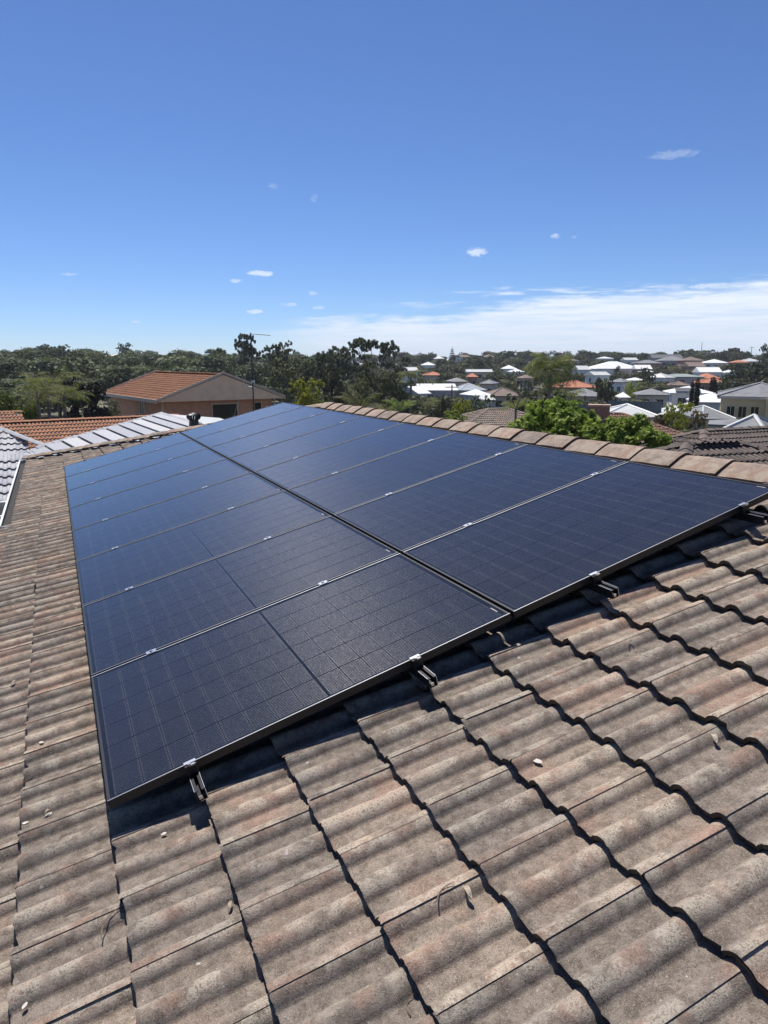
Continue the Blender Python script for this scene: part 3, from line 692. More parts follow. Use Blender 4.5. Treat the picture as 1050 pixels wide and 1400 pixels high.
def proto(kind, k):
    """crown and trunk meshes of unit height"""
    key = (kind, k)
    if key in PROTO: return PROTO[key]
    s = hash(key[0]) % 1 + sum(map(ord, kind))*7+k
    if kind == 'gum':
        L = lobes_round(13, .85, 1, .34, .92, .8, s); cr = foliage('crown', L, 7000, .0115, LEAF['gum'], 1.6, .5, 230)
        tr = trunk_mesh('trunk', L, M['bark_pale'], .34, .024, s, 9)
    elif kind == 'tallgum':
        r = random.Random(s); L = []
        for i in range(10):
            a = i*2.4; q = r.uniform(.08, .36); z = r.uniform(.55, .95) if i > 2 else r.uniform(.86, .95); t = r.uniform(.07, .125); L.append((math.cos(a)*q, math.sin(a)*q, z, t*1.25, t*1.25, t*.65))
        cr = foliage('crown', L, 5200, .0105, LEAF['gum'], 1.6, .45, 150); tr = trunk_mesh('trunk', L, M['bark_pale'], .5, .018, s, 10, .08)
    elif kind in ('dark', 'olive', 'grey', 'green', 'lime', 'rust', 'white'):
        L = lobes_round(12, .95, 1, .22, 1.05, .95, s); cr = foliage('crown', L, 7000, .0125, LEAF[kind], 1.4, .55, 260)
        tr = trunk_mesh('trunk', L, M['bark'], .25, .026, s, 7)
    elif kind == 'umbrella':
        r = random.Random(s); L = []
        for i in range(12):
            a = i*2.4; q = .85*math.sqrt(r.random()); t = r.uniform(.16, .26); L.append((math.cos(a)*q, math.sin(a)*q, .86-.25*q*q+r.uniform(-.05, .05), t*1.4, t*1.4, t*.65))
        cr = foliage('crown', L, 6000, .022, LEAF['gum'], 1.5, .45, 200); tr = trunk_mesh('trunk', L, M['bark'], .5, .04, s, 9, .06)
    elif kind == 'shrub':
        L = lobes_round(9, 1.3, 1, .05, 1.1, 1., s); cr = foliage('crown', L, 4200, .028, LEAF['green'], 1.4, .55, 180); tr = trunk_mesh('trunk', L, M['bark'], .12, .03, s, 5)
    elif kind == 'magnolia':
        L = lobes_round(14, .95, 1, .10, 1.0, 1., s); cr = foliage('crown', L, 9000, .017, LEAF['magnolia'], 1.9, .6, 420, .5, .2); tr = trunk_mesh('trunk', L, M['bark'], .2, .03, s, 6)
    elif kind == 'cypress':
        L = [(0, 0, z, .085*(1-abs(z-.38)*1.05)**.8, .085*(1-abs(z-.38)*1.05)**.8, .09) for z in np.linspace(.08, .94, 12)]
        cr = foliage('crown', L, 5000, .010, LEAF['cypress'], 2.2, .7, 0, .8, 1.5); tr = trunk_mesh('trunk', L, M['bark'], .1, .015, s, 2)
    elif kind == 'pine':
        L = []; r = random.Random(s)
        for i in range(9):
            z = .2+.085*i; w = .30*(1-z)**.8+.03
            for k2 in range(6):
                a = k2*math.pi/3+i*.4; L.append((math.cos(a)*w*.6, math.sin(a)*w*.6, z, w*.5, w*.5, .022))
        L.append((0, 0, .97, .02, .02, .05))
        cr = foliage('crown', L, 4000, .012, LEAF['dark'], 2., .3, 0, .8); tr = MB().tube([(0, 0, -.1), (0, 0, .98)], [.03, .006], 6).mesh('trunk', M['bark'], True)
    PROTO[key] = (cr, tr); return PROTO[key]
NTREE = [0]
def tree(px, ytop, D, wpx, kind, label, cat='tree', group=None, name=None, var=None, ybase=None):
    x, y = ground_xy(px, D); zt = at(px, ytop, D).z; zg = terrain(x, y)
    if ybase is not None: zg = at(px, ybase, D).z
    h = max(1., zt-zg); w = wpx*D/FPX*px_w(px)
    NTREE[0] += 1; k = var if var is not None else NTREE[0] % 3
    cr, tr = proto(kind, k)
    t = thing(name or ('shrub' if cat == 'shrub' else 'tree'), label, cat, (x, y, zg), random.uniform(0, 6.28), group)
    natural = {'gum': .85, 'tallgum': .75, 'umbrella': 1.9, 'shrub': 1.3, 'cypress': .17, 'pine': .55}.get(kind, .95)
    sx = w/(natural*h); t.scale = (h*sx, h*sx, h)
    link('trunk', tr, t); link('crown', cr, t); return t
def frond_lists(org, az, L, up, droop, width, n=22, seed=0, vfold=.5):
    """spine points and leaflet quads of one palm frond"""
    r = random.Random(seed); d = Vector((math.cos(az), math.sin(az), 0)); q = Vector(org); pts = [q.copy()]; ang = up
    for i in range(n):
        q = q+(d*math.cos(ang)+Vector((0, 0, math.sin(ang))))*(L/n); ang -= droop/n*(.4+1.2*i/n); pts.append(q.copy())
    C = []; A = []; B = []
    for i in range(2, n+1):
        t = (pts[i]-pts[i-1]).normalized(); s = t.cross(Vector((0, 0, 1)))
        if s.length < .1: s = Vector((-d.y, d.x, 0))
        s.normalize(); nn = s.cross(t); l = width*math.sin(math.pi*min(1, (i/n)*.9+.08))**.6
        for sg in (-1, 1):
            dirn = (s*sg*.85+t*.55-nn*r.uniform(.0, vfold)+Vector((0, 0, -r.uniform(.05, .5)))).normalized()
            C.append(pts[i]+dirn*l*.5); A.append(dirn*l*.5); B.append(t*(L/n*.22))
    return pts, C, A, B
def palm(px, ybase, ycrown, D, label, nf=16, L=2.2, tr=.12, mat='palm', zbase=None, up=(.1, 1.2), droop=1.9, width=.55, lean=(0, 0), name='palm_tree', cat='palm', trunk=True):
    x, y = ground_xy(px, D); zc = at(px, ycrown, D).z; zg = terrain(x, y) if ybase is None else at(px, ybase, D).z
    t = thing(name, label, cat, (x, y, zg)); H = zc-zg; r = random.Random(int(px*3+D))
    if trunk:
        mb = MB(); mb.tube([(lean[0]*k*k/25, lean[1]*k*k/25, H*k/5) for k in range(6)], [tr*1.3, tr, tr*.9, tr*.85, tr*.8, tr*.9], 8); mb.build('trunk', M['bark'], t, True)
    C = []; A = []; B = []; sp = MB()
    for k in range(nf):
        a = k*2.4+r.uniform(-.3, .3); u = r.uniform(*up)
        pts, c, a_, b = frond_lists((lean[0], lean[1], H), a, L*r.uniform(.8, 1.1), u, droop*r.uniform(.8, 1.2), width, seed=k)
        C += c; A += a_; B += b; sp.tube(pts[::3], [.022]*3+[.012]*(len(pts[::3])-3), 4, False)
    me = quads_mesh('crown', np.array(C), np.array(A), np.array(B), RNG.random(len(C)), LEAF[mat], .3); cr = link('crown', me, t)
    sp.build('frond_stems', M['bark'], cr); return t

# ------------------------------------------------------------------ buildings
def win(parent, c, w, h, nrm, mat_f='win_frame', panes=2, depth=.05):
    """framed window on a wall face: c in the parent's space, nrm the outward normal"""
    n = Vector(nrm).normalized(); s = Vector((-n.y, n.x, 0)); R = Matrix((s, n, Vector((0, 0, 1)))).transposed(); c = Vector(c); fb = .07
    mb = MB()
    for (dx, dz, ww, hh) in ((0, h/2, w+fb, fb), (0, -h/2, w+fb, fb), (-w/2, 0, fb, h-fb), (w/2, 0, fb, h-fb)): mb.box(c+R @ Vector((dx, depth/2, dz)), (ww, depth, hh), R)
    for k in range(1, panes): mb.box(c+R @ Vector((-w/2+w*k/panes, depth*.45, 0)), (.05, depth*.8, h-fb), R)
    f = mb.build('window', M[mat_f], parent); g = MB(); g.box(c+R @ Vector((0, .012, 0)), (w-fb*.5, .012, h-fb*.5), R); g.build('pane', M['glass_dark'], f); return f
def hip_roof_mesh(w, d, rise, th, ridge=None, gable=False):
    """roof over a w x d eave rectangle (X along the ridge), eave underside at z=0"""
    rl = (w if gable else max(.02, w-d)) if ridge is None else ridge; mb = MB()
    e = [(-w/2, -d/2), (w/2, -d/2), (w/2, d/2), (-w/2, d/2)]
    vs = [(x, y, 0) for x, y in e]+[(x, y, th) for x, y in e]+[(-rl/2, 0, th+rise), (rl/2, 0, th+rise)]
    fs = [(3, 2, 1, 0)]+[(i, (i+1) % 4, 4+(i+1) % 4, 4+i) for i in range(4)]+[(4, 5, 9, 8), (6, 7, 8, 9), (5, 6, 9), (7, 4, 8)]
    return mb.add(vs, fs)
def house(px, py, D, wpx, d, rise, roofm, wallm, label, rot=0., wallh=2.6, kind='hip', cat='house', wins=2, name='house', caps=None, extra=None, oh=.5, winm='win_frame', ridge=None):
    """house whose ridge top is seen at (px, py), range D; wpx = its width in the photo"""
    x, y = ground_xy(px, D); zr = at(px, py, D).z; w = wpx*D/FPX*px_w(px)
    zf = zr-rise-.16-wallh; face = -az_of(px)+rot
    t = thing(name, label, cat, (x, y, zf), face)
    deep = max(0., zf-terrain(x, y))+2.
    mb = MB(); mb.box((0, 0, (wallh-deep)/2), (w-2*oh, d-2*oh, wallh+deep)); mb.build('wall', M[wallm], t)
    rf = hip_roof_mesh(w, d, rise, .16, ridge, kind == 'gable').build('roof', M[roofm], t, loc=(0, 0, wallh))
    if caps:
        rl = (w if kind == 'gable' else max(.02, w-d)) if ridge is None else ridge; z = .16+rise
        lines = [((-rl/2, 0, z), (rl/2, 0, z))] + ([] if kind == 'gable' else [((sx*rl/2, 0, z), (sx*w/2, sy*d/2, .16)) for sx in (-1, 1) for sy in (-1, 1)])
        for a, b in lines: MB().tube([a, b], .10, 6).build('ridge_capping', M[caps], rf)
    if wins:
        for k in range(wins):
            win(t, (-w/2+oh+(w-2*oh)*(k+.5)/wins, -d/2+oh, wallh*.55), min(1.5, (w-2*oh)/wins*.5), 1.1, (0, -1, 0), winm)
        win(t, (-w/2+oh, 0, wallh*.55), 1.2, 1.1, (-1, 0, 0), winm)
        win(t, (w/2-oh, 0, wallh*.55), 1.2, 1.1, (1, 0, 0), winm)
    return t

# the hillside houses, far to near
FAR = [
 (826,487.5,350,24,8,1.2,'white_roof','white_wall','small white roofed house high on the skyline left of the grey roofs',.2),
 (150,484,330,26,9,2.0,'white_roof','white_wall','white roofed house among the trees on the far left hill',.3),
 (190,486,330,12,7,1.6,'white_roof','white_wall','tiny white house right of the lone round tree on the left hill',-.2),
 (126,486,340,14,7,1.5,'pale_roof','white_wall','pale low house left of the white roof on the left hill',.1),
 (600,487,360,12,8,1.6,'white_roof','white_wall','white speck of a house left of the tall pine on the ridge',.2),
 (632,485,370,14,8,1.6,'brown_roof','white_wall','small house right of the tall pine on the ridge',.4),
 (668,484.5,350,22,8,1.8,'brown_roof','beige_wall','brown roofed house poking above the trees mid ridge',.3),
 (585,495,280,14,8,1.6,'white_roof','white_wall','white house in the trees below the tall pine',.3),
 (696,499,260,18,8,1.8,'white_roof','white_wall','white house among trees further left of the drooping palm',.2),
 (655,505,225,38,7,1.0,'pale_roof','beige_wall','long pale grey roof among the dark trees mid hillside',.1),
 (646,510,215,12,7,1.5,'orange_roof','red_wall','small orange roof peeping beside the long pale roof',.2),
 (592,508,215,28,8,1.4,'orange_roof','beige_wall','low peach roofed house above the white flat house',.1),
 (706,504,240,13,7,1.4,'white_roof','white_wall','white cottage just left of the drooping palm crown',.5),
 (908,484.5,360,46,11,2.4,'char_roof','grey_wall','large charcoal roofed house on the skyline',.3),
 (918,487,330,44,11,2.6,'grey_roof','grey_wall','grey hip roofed house below the charcoal skyline house',.2),
 (884,492,300,40,9,1.8,'grey_roof','red_wall','long grey roof left of the grey hip roof',.15),
 (944,487.5,320,32,10,2.2,'brown_roof','red_wall','red brown roofed house right of the grey hip roof',.25),
 (948,495,270,26,9,2.0,'brown_roof','red_wall','dull red roof partly behind trees below the skyline',.35),
 (976,491,310,38,10,2.0,'white_roof','white_wall','broad white roof high on the right hillside',.2),
 (1024,490,320,30,9,1.6,'pale_roof','beige_wall','pale roof behind the dark trees at far right',.2),
 (838,494,245,70,13,3.2,'white_roof','white_wall','big white pyramid roofed house on the hillside',.35),
 (878,499,235,24,8,1.6,'white_roof','red_wall','white roofed brick house right of the big white pyramid roof',.2),
 (884,505,225,20,6,.9,'white_roof','beige_wall','white block house below the brick one mid hillside',.1),
 (905,510,205,22,7,1.6,'pale_roof','white_wall','pale roofed white cottage left of the long grey green roof',.9),
 (932,511,210,66,9,1.0,'green_roof','grey_wall','long grey green flat looking roof on the right hillside',.1),
 (968,502,230,34,9,1.9,'white_roof','white_wall','white roof above the orange roofed houses',.25),
 (968,510,215,30,9,1.8,'orange_roof','red_wall','orange roof directly under the white roof',.25),
 (976,516.5,195,54,9,1.6,'orange_roof','red_wall','longest orange roof above the white house with solar panels',.12),
 (870,516,190,28,7,.9,'white_roof','white_wall','low white roof behind the yellow tree',.1),
 (560,502,190,20,7,1.2,'pale_roof','white_wall','pale low house at the left end of the hillside houses',.2),
 (625,516,165,22,7,1.2,'grey_roof','beige_wall','grey roof above the dark power pole',.3),
 (670,519,160,22,7,1.1,'grey_roof','beige_wall','grey roofed house above the brown hip roof',-.2),
 (720,512,190,20,7,1.2,'brown_roof','beige_wall','brown cottage half behind the drooping palm',.2),
 (818,508,195,26,7,1.2,'pale_roof','white_wall','pale cottage below the left of the white pyramid roof',.4),
 (850,517,170,24,7,1.1,'grey_roof','white_wall','grey roofed white cottage left of the low white roof',-.3),
 (930,521,165,30,7,1.1,'brown_roof','beige_wall','brown roof strip between grey green and white roofs',.1),
 (1000,505,240,22,7,1.2,'white_roof','white_wall','white roof peeping through the right hand gums',.2),
 (860,489,330,20,8,1.4,'pale_roof','white_wall','pale skyline house right of the small white roofed one',.3),
 (780,490,330,20,8,1.4,'brown_roof','beige_wall','brown skyline house right of the drooping palm',.3),
 (760,503,215,18,7,1.2,'white_roof','white_wall','white house glimpsed through the drooping palm fronds',.3),
 (1010,492,300,24,8,1.3,'orange_roof','red_wall','orange roof behind the right hand skyline gums',.3),
 (795,500,225,18,8,1.6,'pale_roof','white_wall','pale roofed house at the right of the drooping palm crown',.3),
]
for n_, (px, py, D, wp, d, rise, rm, wm, lb, rot) in enumerate(FAR): house(px, py, D, wp*.94, d, rise*.72, rm, wm, lb, rot, 3.2 if n_ % 3 else 2.7, wins=3 if wp > 30 else (2 if wp > 16 else 1), kind='gable' if n_ % 4 == 1 and wp < 60 else 'hip', oh=.35, caps=rm if n_ % 2 else None)
house(786,520,150,56,8,1.3,'orange_roof','tan_wall','orange tiled house right of the drooping palm trunk',.30,2.5,caps='orange_roof')
house(800,531,128,60,7,1.2,'grey_roof','beige_wall','grey low roofed house in front of the orange tiled one',.12,2.4)
house(596,524.5,130,52,10,1.0,'white_roof','grey_wall','white flat roofed house beside the beige driveway',.10,2.8,kind='gable')
house(566,528,122,20,8,1.1,'white_roof','white_wall','white gabled garage left of the flat white house',.5,2.6,kind='gable')
house(641,524,140,36,8,1.2,'blue_roof','grey_wall','blue grey roofed house right of the white flat house',.25,2.6,caps='pale_roof')
house(652,532,118,26,6,.9,'white_roof','white_wall','white carport roof in front of the blue grey house',.5,2.3)
house(688,530,120,46,8,1.2,'brown_roof','beige_wall','brown hip roofed house above the near brown tiled roof',.2,2.5,caps='brown_roof')
house(666,537,105,14,5,.9,'white_roof','white_wall','small white shed left of the brown hip roof',.3,2.2)
house(945,527.5,138,62,9,1.1,'white_roof','white_wall','white roofed house carrying dark solar panels',.18,2.8,winm='win_frame')
house(978,537,120,60,10,1.2,'white_roof','white_wall','white low roof right of the two cypresses',.15,2.6)
house(948,550,95,90,9,1.3,'pale_roof','beige_wall','pale roof behind the yellow tree and cypresses',.10,2.4)
house(894,531,125,46,7,.9,'grey_roof','beige_wall','grey roofed weatherboard house left of the white one',.12,2.5)
house(855,536,128,14,5,.8,'white_roof','white_wall','small white shed below the yellow tree on the hillside',.2,2.0)
house(862,553,62,78,6,.8,'pale_roof','white_wall','white hip roof just behind the red tiled roof with the brick stack',.12,2.4,caps='white_roof')
house(772,551,75,70,8,.9,'tile_red','beige_wall','flat reddish roof behind the bright green tree',.05,2.4)
# dark panels on the white house
def far_solar():
    D = 136; x, y = ground_xy(940, D); t = thing('rooftop_solar_array', 'dark solar panel strip on the white hillside roof', 'solar panel', (x, y, at(940, 532.5, D).z), -az_of(940)+.18)
    for k in range(4):
        b = MB(); b.box((-1.5+k*1.03, -2.2, .05), (1.0, 1.7, .05), Matrix.Rotation(.33, 3, 'X')); b.build('panel', M['char_roof'], t)
far_solar()

# nearer tiled roofs of the neighbours
def tiled_slope(name, parent, mat, org, udir, vdir, w, L, keep, cuts=(), seed=1, lowpoly=True):
    u = Vector(udir).normalized(); v = Vector(vdir).normalized(); n = u.cross(v)
    if n.z < 0: org = Vector(org)+v*w; v = -v; n = -n; k0 = keep; keep = lambda a, b: k0(a, w-b)
    R = Matrix((u, v, n)).transposed()
    return tile_sheet(name, mat, Vector(org), R, keep, (0, int(L/GAUGE)+1), (0, int(w/COVER)+1), parent, cuts, seed, lowpoly)
def tiled_hip(px, py, D, w, d, pitch, rot, tmat, wallm, label, wallh=2.5, oh=.5, ncap=True, capm=None, gable=False, seed=1, cat='house'):
    """hip (or gable) roofed house with real tile courses on the slopes; px, py = middle of the ridge"""
    x, y = ground_xy(px, D); zr = at(px, py, D).z; rise = d/2*math.tan(pitch); zf = zr-rise-.2-wallh
    t = thing('house', label, cat, (x, y, zf), rot); deep = max(0, zf-terrain(x, y))+2
    MB().box((0, 0, (wallh-deep)/2), (w-2*oh, d-2*oh, wallh+deep)).build('wall', M[wallm], t)
    rl = w if gable else w-d
    rf = hip_roof_mesh(w, d, rise, .08, rl, gable).build('roof', M['underlay'], t, loc=(0, 0, wallh))
    MB().box((0, -d/2-.02, wallh+.02), (w, .03, .16)).build('fascia', M['gutter'], t)
    MB().box((0, d/2+.02, wallh+.02), (w, .03, .16)).build('fascia', M['gutter'], t)
    cp, sp = math.cos(pitch), math.sin(pitch); Ls = d/2/cp; z0 = .10
    for sy in (-1, 1):
        u = Vector((0, -sy*cp, sp)); v = Vector((-sy*1., 0, 0)) if sy > 0 else Vector((1, 0, 0))
        v = Vector((1, 0, 0)) if u.cross(Vector((1, 0, 0))).z > 0 else Vector((-1, 0, 0))
        ox = -w/2 if v.x > 0 else w/2
        kp = (lambda a, b: 0 <= a < Ls and 0 <= b < w) if gable else (lambda a, b: 0 <= a < Ls and a*cp-.3 < b < w-a*cp+.3)
        cuts = [] if gable else [(Vector((0, 0, 0)), Vector((cp, -1, 0))), (Vector((0, w, 0)), Vector((cp, 1, 0)))]
        tiled_slope('tiles', rf, M[tmat], (ox, sy*d/2, z0), u, v, w, Ls, kp, cuts, seed+sy)
    if not gable:
        for sx in (-1, 1):
            u = Vector((-sx*cp, 0, sp)); v = Vector((0, 1, 0)) if u.cross(Vector((0, 1, 0))).z > 0 else Vector((0, -1, 0))
            oy = -d/2 if v.y > 0 else d/2
            tiled_slope('tiles', rf, M[tmat], (sx*w/2, oy, z0), u, v, d, Ls, lambda a, b: 0 <= a < Ls and a*cp-.3 < b < d-a*cp+.3,
                        [(Vector((0, 0, 0)), Vector((cp, -1, 0))), (Vector((0, d, 0)), Vector((cp, 1, 0)))], seed+5+sx)
    cm = [cap_mesh('ridge_cap', M[capm or tmat], .42, .13, .06, seed*9+k) for k in range(3)]
    zt = rise+.16
    cap_row((-rl/2, 0, zt), (rl/2, 0, zt), cm, rf, max(2, int(rl/.38)), seed=seed)
    if not gable:
        for sx in (-1, 1):
            for sy in (-1, 1): cap_row((sx*w/2*.99, sy*d/2*.99, .16), (sx*rl/2, 0, zt), cm, rf, int(math.hypot(d/2, d/2)/.38), 'hip_cap', seed=seed+2)
    return t, rf, wallh

# terracotta brick house with the tan gable
def brick_house():
    a, b = at(305, 507, 45), at(215, 502.5, 57); a2, b2 = Vector((a.x, a.y, 0)), Vector((b.x, b.y, 0)); d = (a2-b2); L = d.length; d.normalize()
    mid = (a2+b2)/2; rot = math.atan2(d.y, d.x); w, dp, pitch, wh = L, 8.5, rad(19.5), 2.7
    rise = dp/2*math.tan(pitch); zr = a.z-.1; zf = zr-rise-.2-wh
    t = thing('house', 'orange brick house with terracotta roof and tan gable', 'house', (mid.x, mid.y, zf), rot)
    deep = 3.
    MB().box((-.3, 0, (wh-deep)/2), (w-1.0, dp-1.1, wh+deep)).build('wall', M['brick'], t)
    rf = hip_roof_mesh(w, dp, rise, .08, w, True).build('roof', M['underlay'], t, loc=(0, 0, wh))
    cp, sp = math.cos(pitch), math.sin(pitch); Ls = dp/2/cp
    for sy in (-1, 1):
        u = Vector((0, -sy*cp, sp)); v = Vector((1, 0, 0)) if u.cross(Vector((1, 0, 0))).z > 0 else Vector((-1, 0, 0))
        tiled_slope('tiles', rf, M['tile_orange'], (-w/2 if v.x > 0 else w/2, sy*dp/2, .10), u, v, w-.2, Ls, lambda p, q: 0 <= p < Ls, (), 3+sy)
    cap_row((-w/2, 0, rise+.15), (w/2, 0, rise+.15), [cap_mesh('ridge_cap', M['tile_orange'], .42, .13, .06, k) for k in range(3)], rf, int(w/.38))
    # gable board, barge boards, eave boards
    for sx in (-1, 1):
        x = sx*(w/2+.005)
        MB().prism([Vector((x, -dp/2, wh+.0)), Vector((x, dp/2, wh+.0)), Vector((x, 0, wh+rise+.05))], (.02*sx, 0, 0)).build('gable_board', M['gable_tan'], t)
        for sy in (-1, 1):
            p, q = Vector((x+.03*sx, sy*(dp/2+.02), wh+.02)), Vector((x+.03*sx, 0, wh+rise+.10)); n = Vector((0, 0, .16))
            MB().prism([p, q, q+n, p+n], (.03*sx, 0, 0)).build('barge_board', M['fascia_tan'], t)
    for sy in (-1, 1):
        MB().box((0, sy*(dp/2+.03), wh+.03), (w, .05, .22)).build('gutter', M['fascia_tan'], t)
        MB().box((w/2-.6, sy*(dp/2-.50), wh/2-.5), (.09, .09, wh+1.)).build('downpipe', M['fascia_tan'], t)
    gx = w/2-.8                                                   # gable wall face
    s = 45/FPX
    win(t, (gx, (311-305)*s*1.15, wh-.85), 1.75, 1.15, (1, 0, 0), 'fascia_tan', 1); win(t, (gx, (356-305)*s*1.08, wh-.62), .55, .75, (1, 0, 0), 'fascia_tan', 1)
    win(t, (gx-4.0, -(dp/2-.55), wh-1.05), 1.0, 1.9, (0, -1, 0), 'win_frame', 2)
    MB().box((gx-2.2, -(dp/2-.58), wh/2-.5), (.12, .12, wh+1.)).build('post', M['fascia_tan'], t)
    return t
brick_house()
def antenna():
    p = at(347, 560, 42.5); top = at(343, 455, 42.5); t = thing('antenna_mast', 'tall thin television aerial mast in front of the brick house', 'antenna', p); h = top.z-p.z
    MB().tube([(0, 0, -2), (0, 0, h)], .042, 6).build('mast', M['black_metal'], t)
    R = RT.copy(); bm = MB(); bm.tube([R*-.10+Vector((0, 0, h-.05)), R*1.15+Vector((0, 0, h-.14))], .028, 5); b = bm.build('boom', M['black_metal'], t)
    n = Vector((-R.y, R.x, 0)); e = MB()
    for k in range(9):
        c = R*(.05+k*.13)+Vector((0, 0, h-.055-k*.009)); l = .28-.012*k; e.tube([c-n*l, c+n*l], .012, 4)
    e.build('elements', M['black_metal'], b)
    d = MB(); c = Vector((0, 0, h*.30)); d.tube([c-R*.32, c+R*.05], .03, 6); d.tube([c-R*.32-Vector((0, 0, .16)), c-R*.32+Vector((0, 0, .14))], .05, 6); d.box(c+R*.02+Vector((0, 0, .32)), (.2, .12, .14)); d.build('bracket', M['gutter'], t)
    g = at(319, 572, 44)-p; MB().tube([(0, 0, h*.72), tuple(g)], .011, 4).build('guy_wire', M['gutter'], t)
antenna()

# terracotta roof beyond the silver one
def orange_roof():
    t, rf, wh = tiled_hip(40, 572.5, 34, 12.6, 9, rad(21), rad(9), 'tile_orange', 'tan_wall', 'low terracotta tiled roof house behind the silver grey roof', 2.5, gable=True, seed=31)
    x, y = ground_xy(-22, 36.5); p = at(-22, 563, 36.5); M0 = t.matrix_basis.inverted(); q = M0 @ Vector((p.x, p.y, p.z))
    up = hip_roof_mesh(4.2, 7.6, 1.35, .08, 2.6).build('upper_roof', M['underlay'], t, loc=(q.x, q.y, q.z-1.45))
    cp, sp = math.cos(.34), math.sin(.34)
    tiled_slope('tiles', up, M['tile_orange'], (-2.1, -3.8, .1), (0, cp, sp), (1, 0, 0), 4.2, 4.1, lambda a, b: 0 <= a < 3.85 and .1*a < b < 4.2-.2*a, (), 77)
    cap_row((-1.4, 0, 1.47), (1.5, 0, 1.47), [cap_mesh('ridge_cap', M['tile_orange'], .42, .13, .06, 4)], up, 8)
orange_roof()

# silver grey tiled house left
def grey_house():
    base = at(60, 640, 19); gz = terrain(base.x, base.y)
    t = thing('house', 'silver grey tiled roof house beyond our white gutter', 'house', (base.x, base.y, gz)); inv = Matrix.Translation(-Vector((base.x, base.y, gz)))
    L = lambda px, py, D: inv @ at(px, py, D)
    deck = MB()
    A0, A1, B1, C1 = L(-60, 668, 17.6), L(60, 609, 20), L(220, 565, 26.5), L(272, 579, 23)
    D0, D1, D2 = L(-60, 700, 15.4), L(70, 662, 16.2), L(170, 632, 17.6)
    ep = Vector((0, 0, .09))
    deck.add([q-ep for q in (A0, A1, B1, C1, D2, D1, D0)], [(0, 6, 5, 1), (1, 5, 4, 2), (2, 4, 3)])
    dk = deck.build('roof', M['tile_grey'], t)
    r = random.Random(8)
    def slabs(a, b, c, d, n, th=.035):
        for k in range(n):
            f0, f1 = k/n, (k+1)/n-.012; p = [a.lerp(b, f0), a.lerp(b, f1), d.lerp(c, f1), d.lerp(c, f0)]; z = Vector((0, 0, th)); tl = Vector((0, 0, .03))
            mb = MB(); mb.prism([p[0], p[1]-tl, p[2]-tl, p[3]], z); o = mb.build('roof_slab', M['tile_grey'], dk)
            a_ = o.data.attributes.new('rnd', 'FLOAT', 'POINT'); a_.data.foreach_set('value', [r.random()]*len(o.data.vertices))
    slabs(A1, B1, C1, D1.lerp(D2, .5), 9); slabs(A0, A1, D1.lerp(D2, .5), D0, 6)
    cm = [cap_mesh('ridge_cap', M['tile_grey'], .46, .10, .05, 60+k) for k in range(3)]
    cap_row(A1+Vector((0, 0, .05)), B1+Vector((0, 0, .05)), cm, dk, 22); cap_row(B1+Vector((0, 0, .05)), C1+Vector((0, 0, .06)), cm, dk, 9, 'hip_cap')
    cap_row(L(-70, 556, 24), A1+Vector((0, 0, .06)), cm, dk, 14, 'hip_cap'); cap_row(A0+Vector((0, 0, .06)), A1+Vector((0, 0, .06)), cm, dk, 9, 'hip_cap')
    # slope behind, left (small tiles) and the lower wavy slope
    o = L(-75, 640, 19.2); u = Vector((0, math.cos(.37), math.sin(.37)))
    below = lambda q: (lambda pp: pp[1] > 590+.40*pp[0] and pp[0] < 52)(proj(inv.inverted() @ q))
    tiled_slope('tiles', dk, M['tile_grey'], o+Vector((0, 0, -.25)), u, (1, 0, 0), 4.2, 4.2, lambda a, b: below(o+Vector((b, 0, -.25))+u*a), (), 41)
    e = L(-60, 690.5, 15.6); R = Matrix((u, Vector((-1, 0, 0)), u.cross(Vector((-1, 0, 0))))).transposed(); e = e+Vector((1.53, 0, 0))
    vm_ = variants_of(M['tile_grey'], 8)
    for i in range(6):
        for j in range(5):
            ob = link('roof_tile', vm_[(i*3+j) % 8], dk); ob.matrix_local = Matrix.Translation(e+R @ Vector((i*GAUGE, j*COVER, 0))) @ R.to_4x4()
    ge = L(-60, 690, 15.5); MB().box(ge+Vector((.75, -.05, -.05)), (1.7, .12, .10)).build('gutter', M['gutter'], t)
    MB().box(ge+Vector((.75, .03, -.22)), (1.7, .04, .22)).build('fascia', M['gutter'], t)
    MB().box(ge+Vector((.75, .55, -1.6)), (1.7, .08, 3.0)).build('wall', M['cream'], t)
    g2 = L(-60, 713, 14.9); MB().box(g2+Vector((.7, 0, 0)), (1.55, .10, .08)).build('patio_beam', M['gutter'], t)
    MB().prism([g2+Vector((-.1, -.06, -.05)), g2+Vector((1.47, -.06, -.05)), g2+Vector((1.47, -1.6, -.25)), g2+Vector((-.1, -1.6, -.25))], (0, 0, .02)).build('patio_roof', M['blue_roof'], t)
    # right hand slope running down behind the vent
    q = [B1, C1, L(330, 580, 24), L(300, 571, 27)]
    MB().prism([p-Vector((0, 0, .06)) for p in q], (0, 0, .05)).build('side_slope', M['pale_roof'], t)
    wl = MB(); 
    c = (A1+B1)/2; wl.box((c.x+.2, c.y+1.5, (c.z-1.2)/2-.4), (5.5, 4.5, c.z-1.2)); wl.build('wall', M['cream'], t)
grey_house()
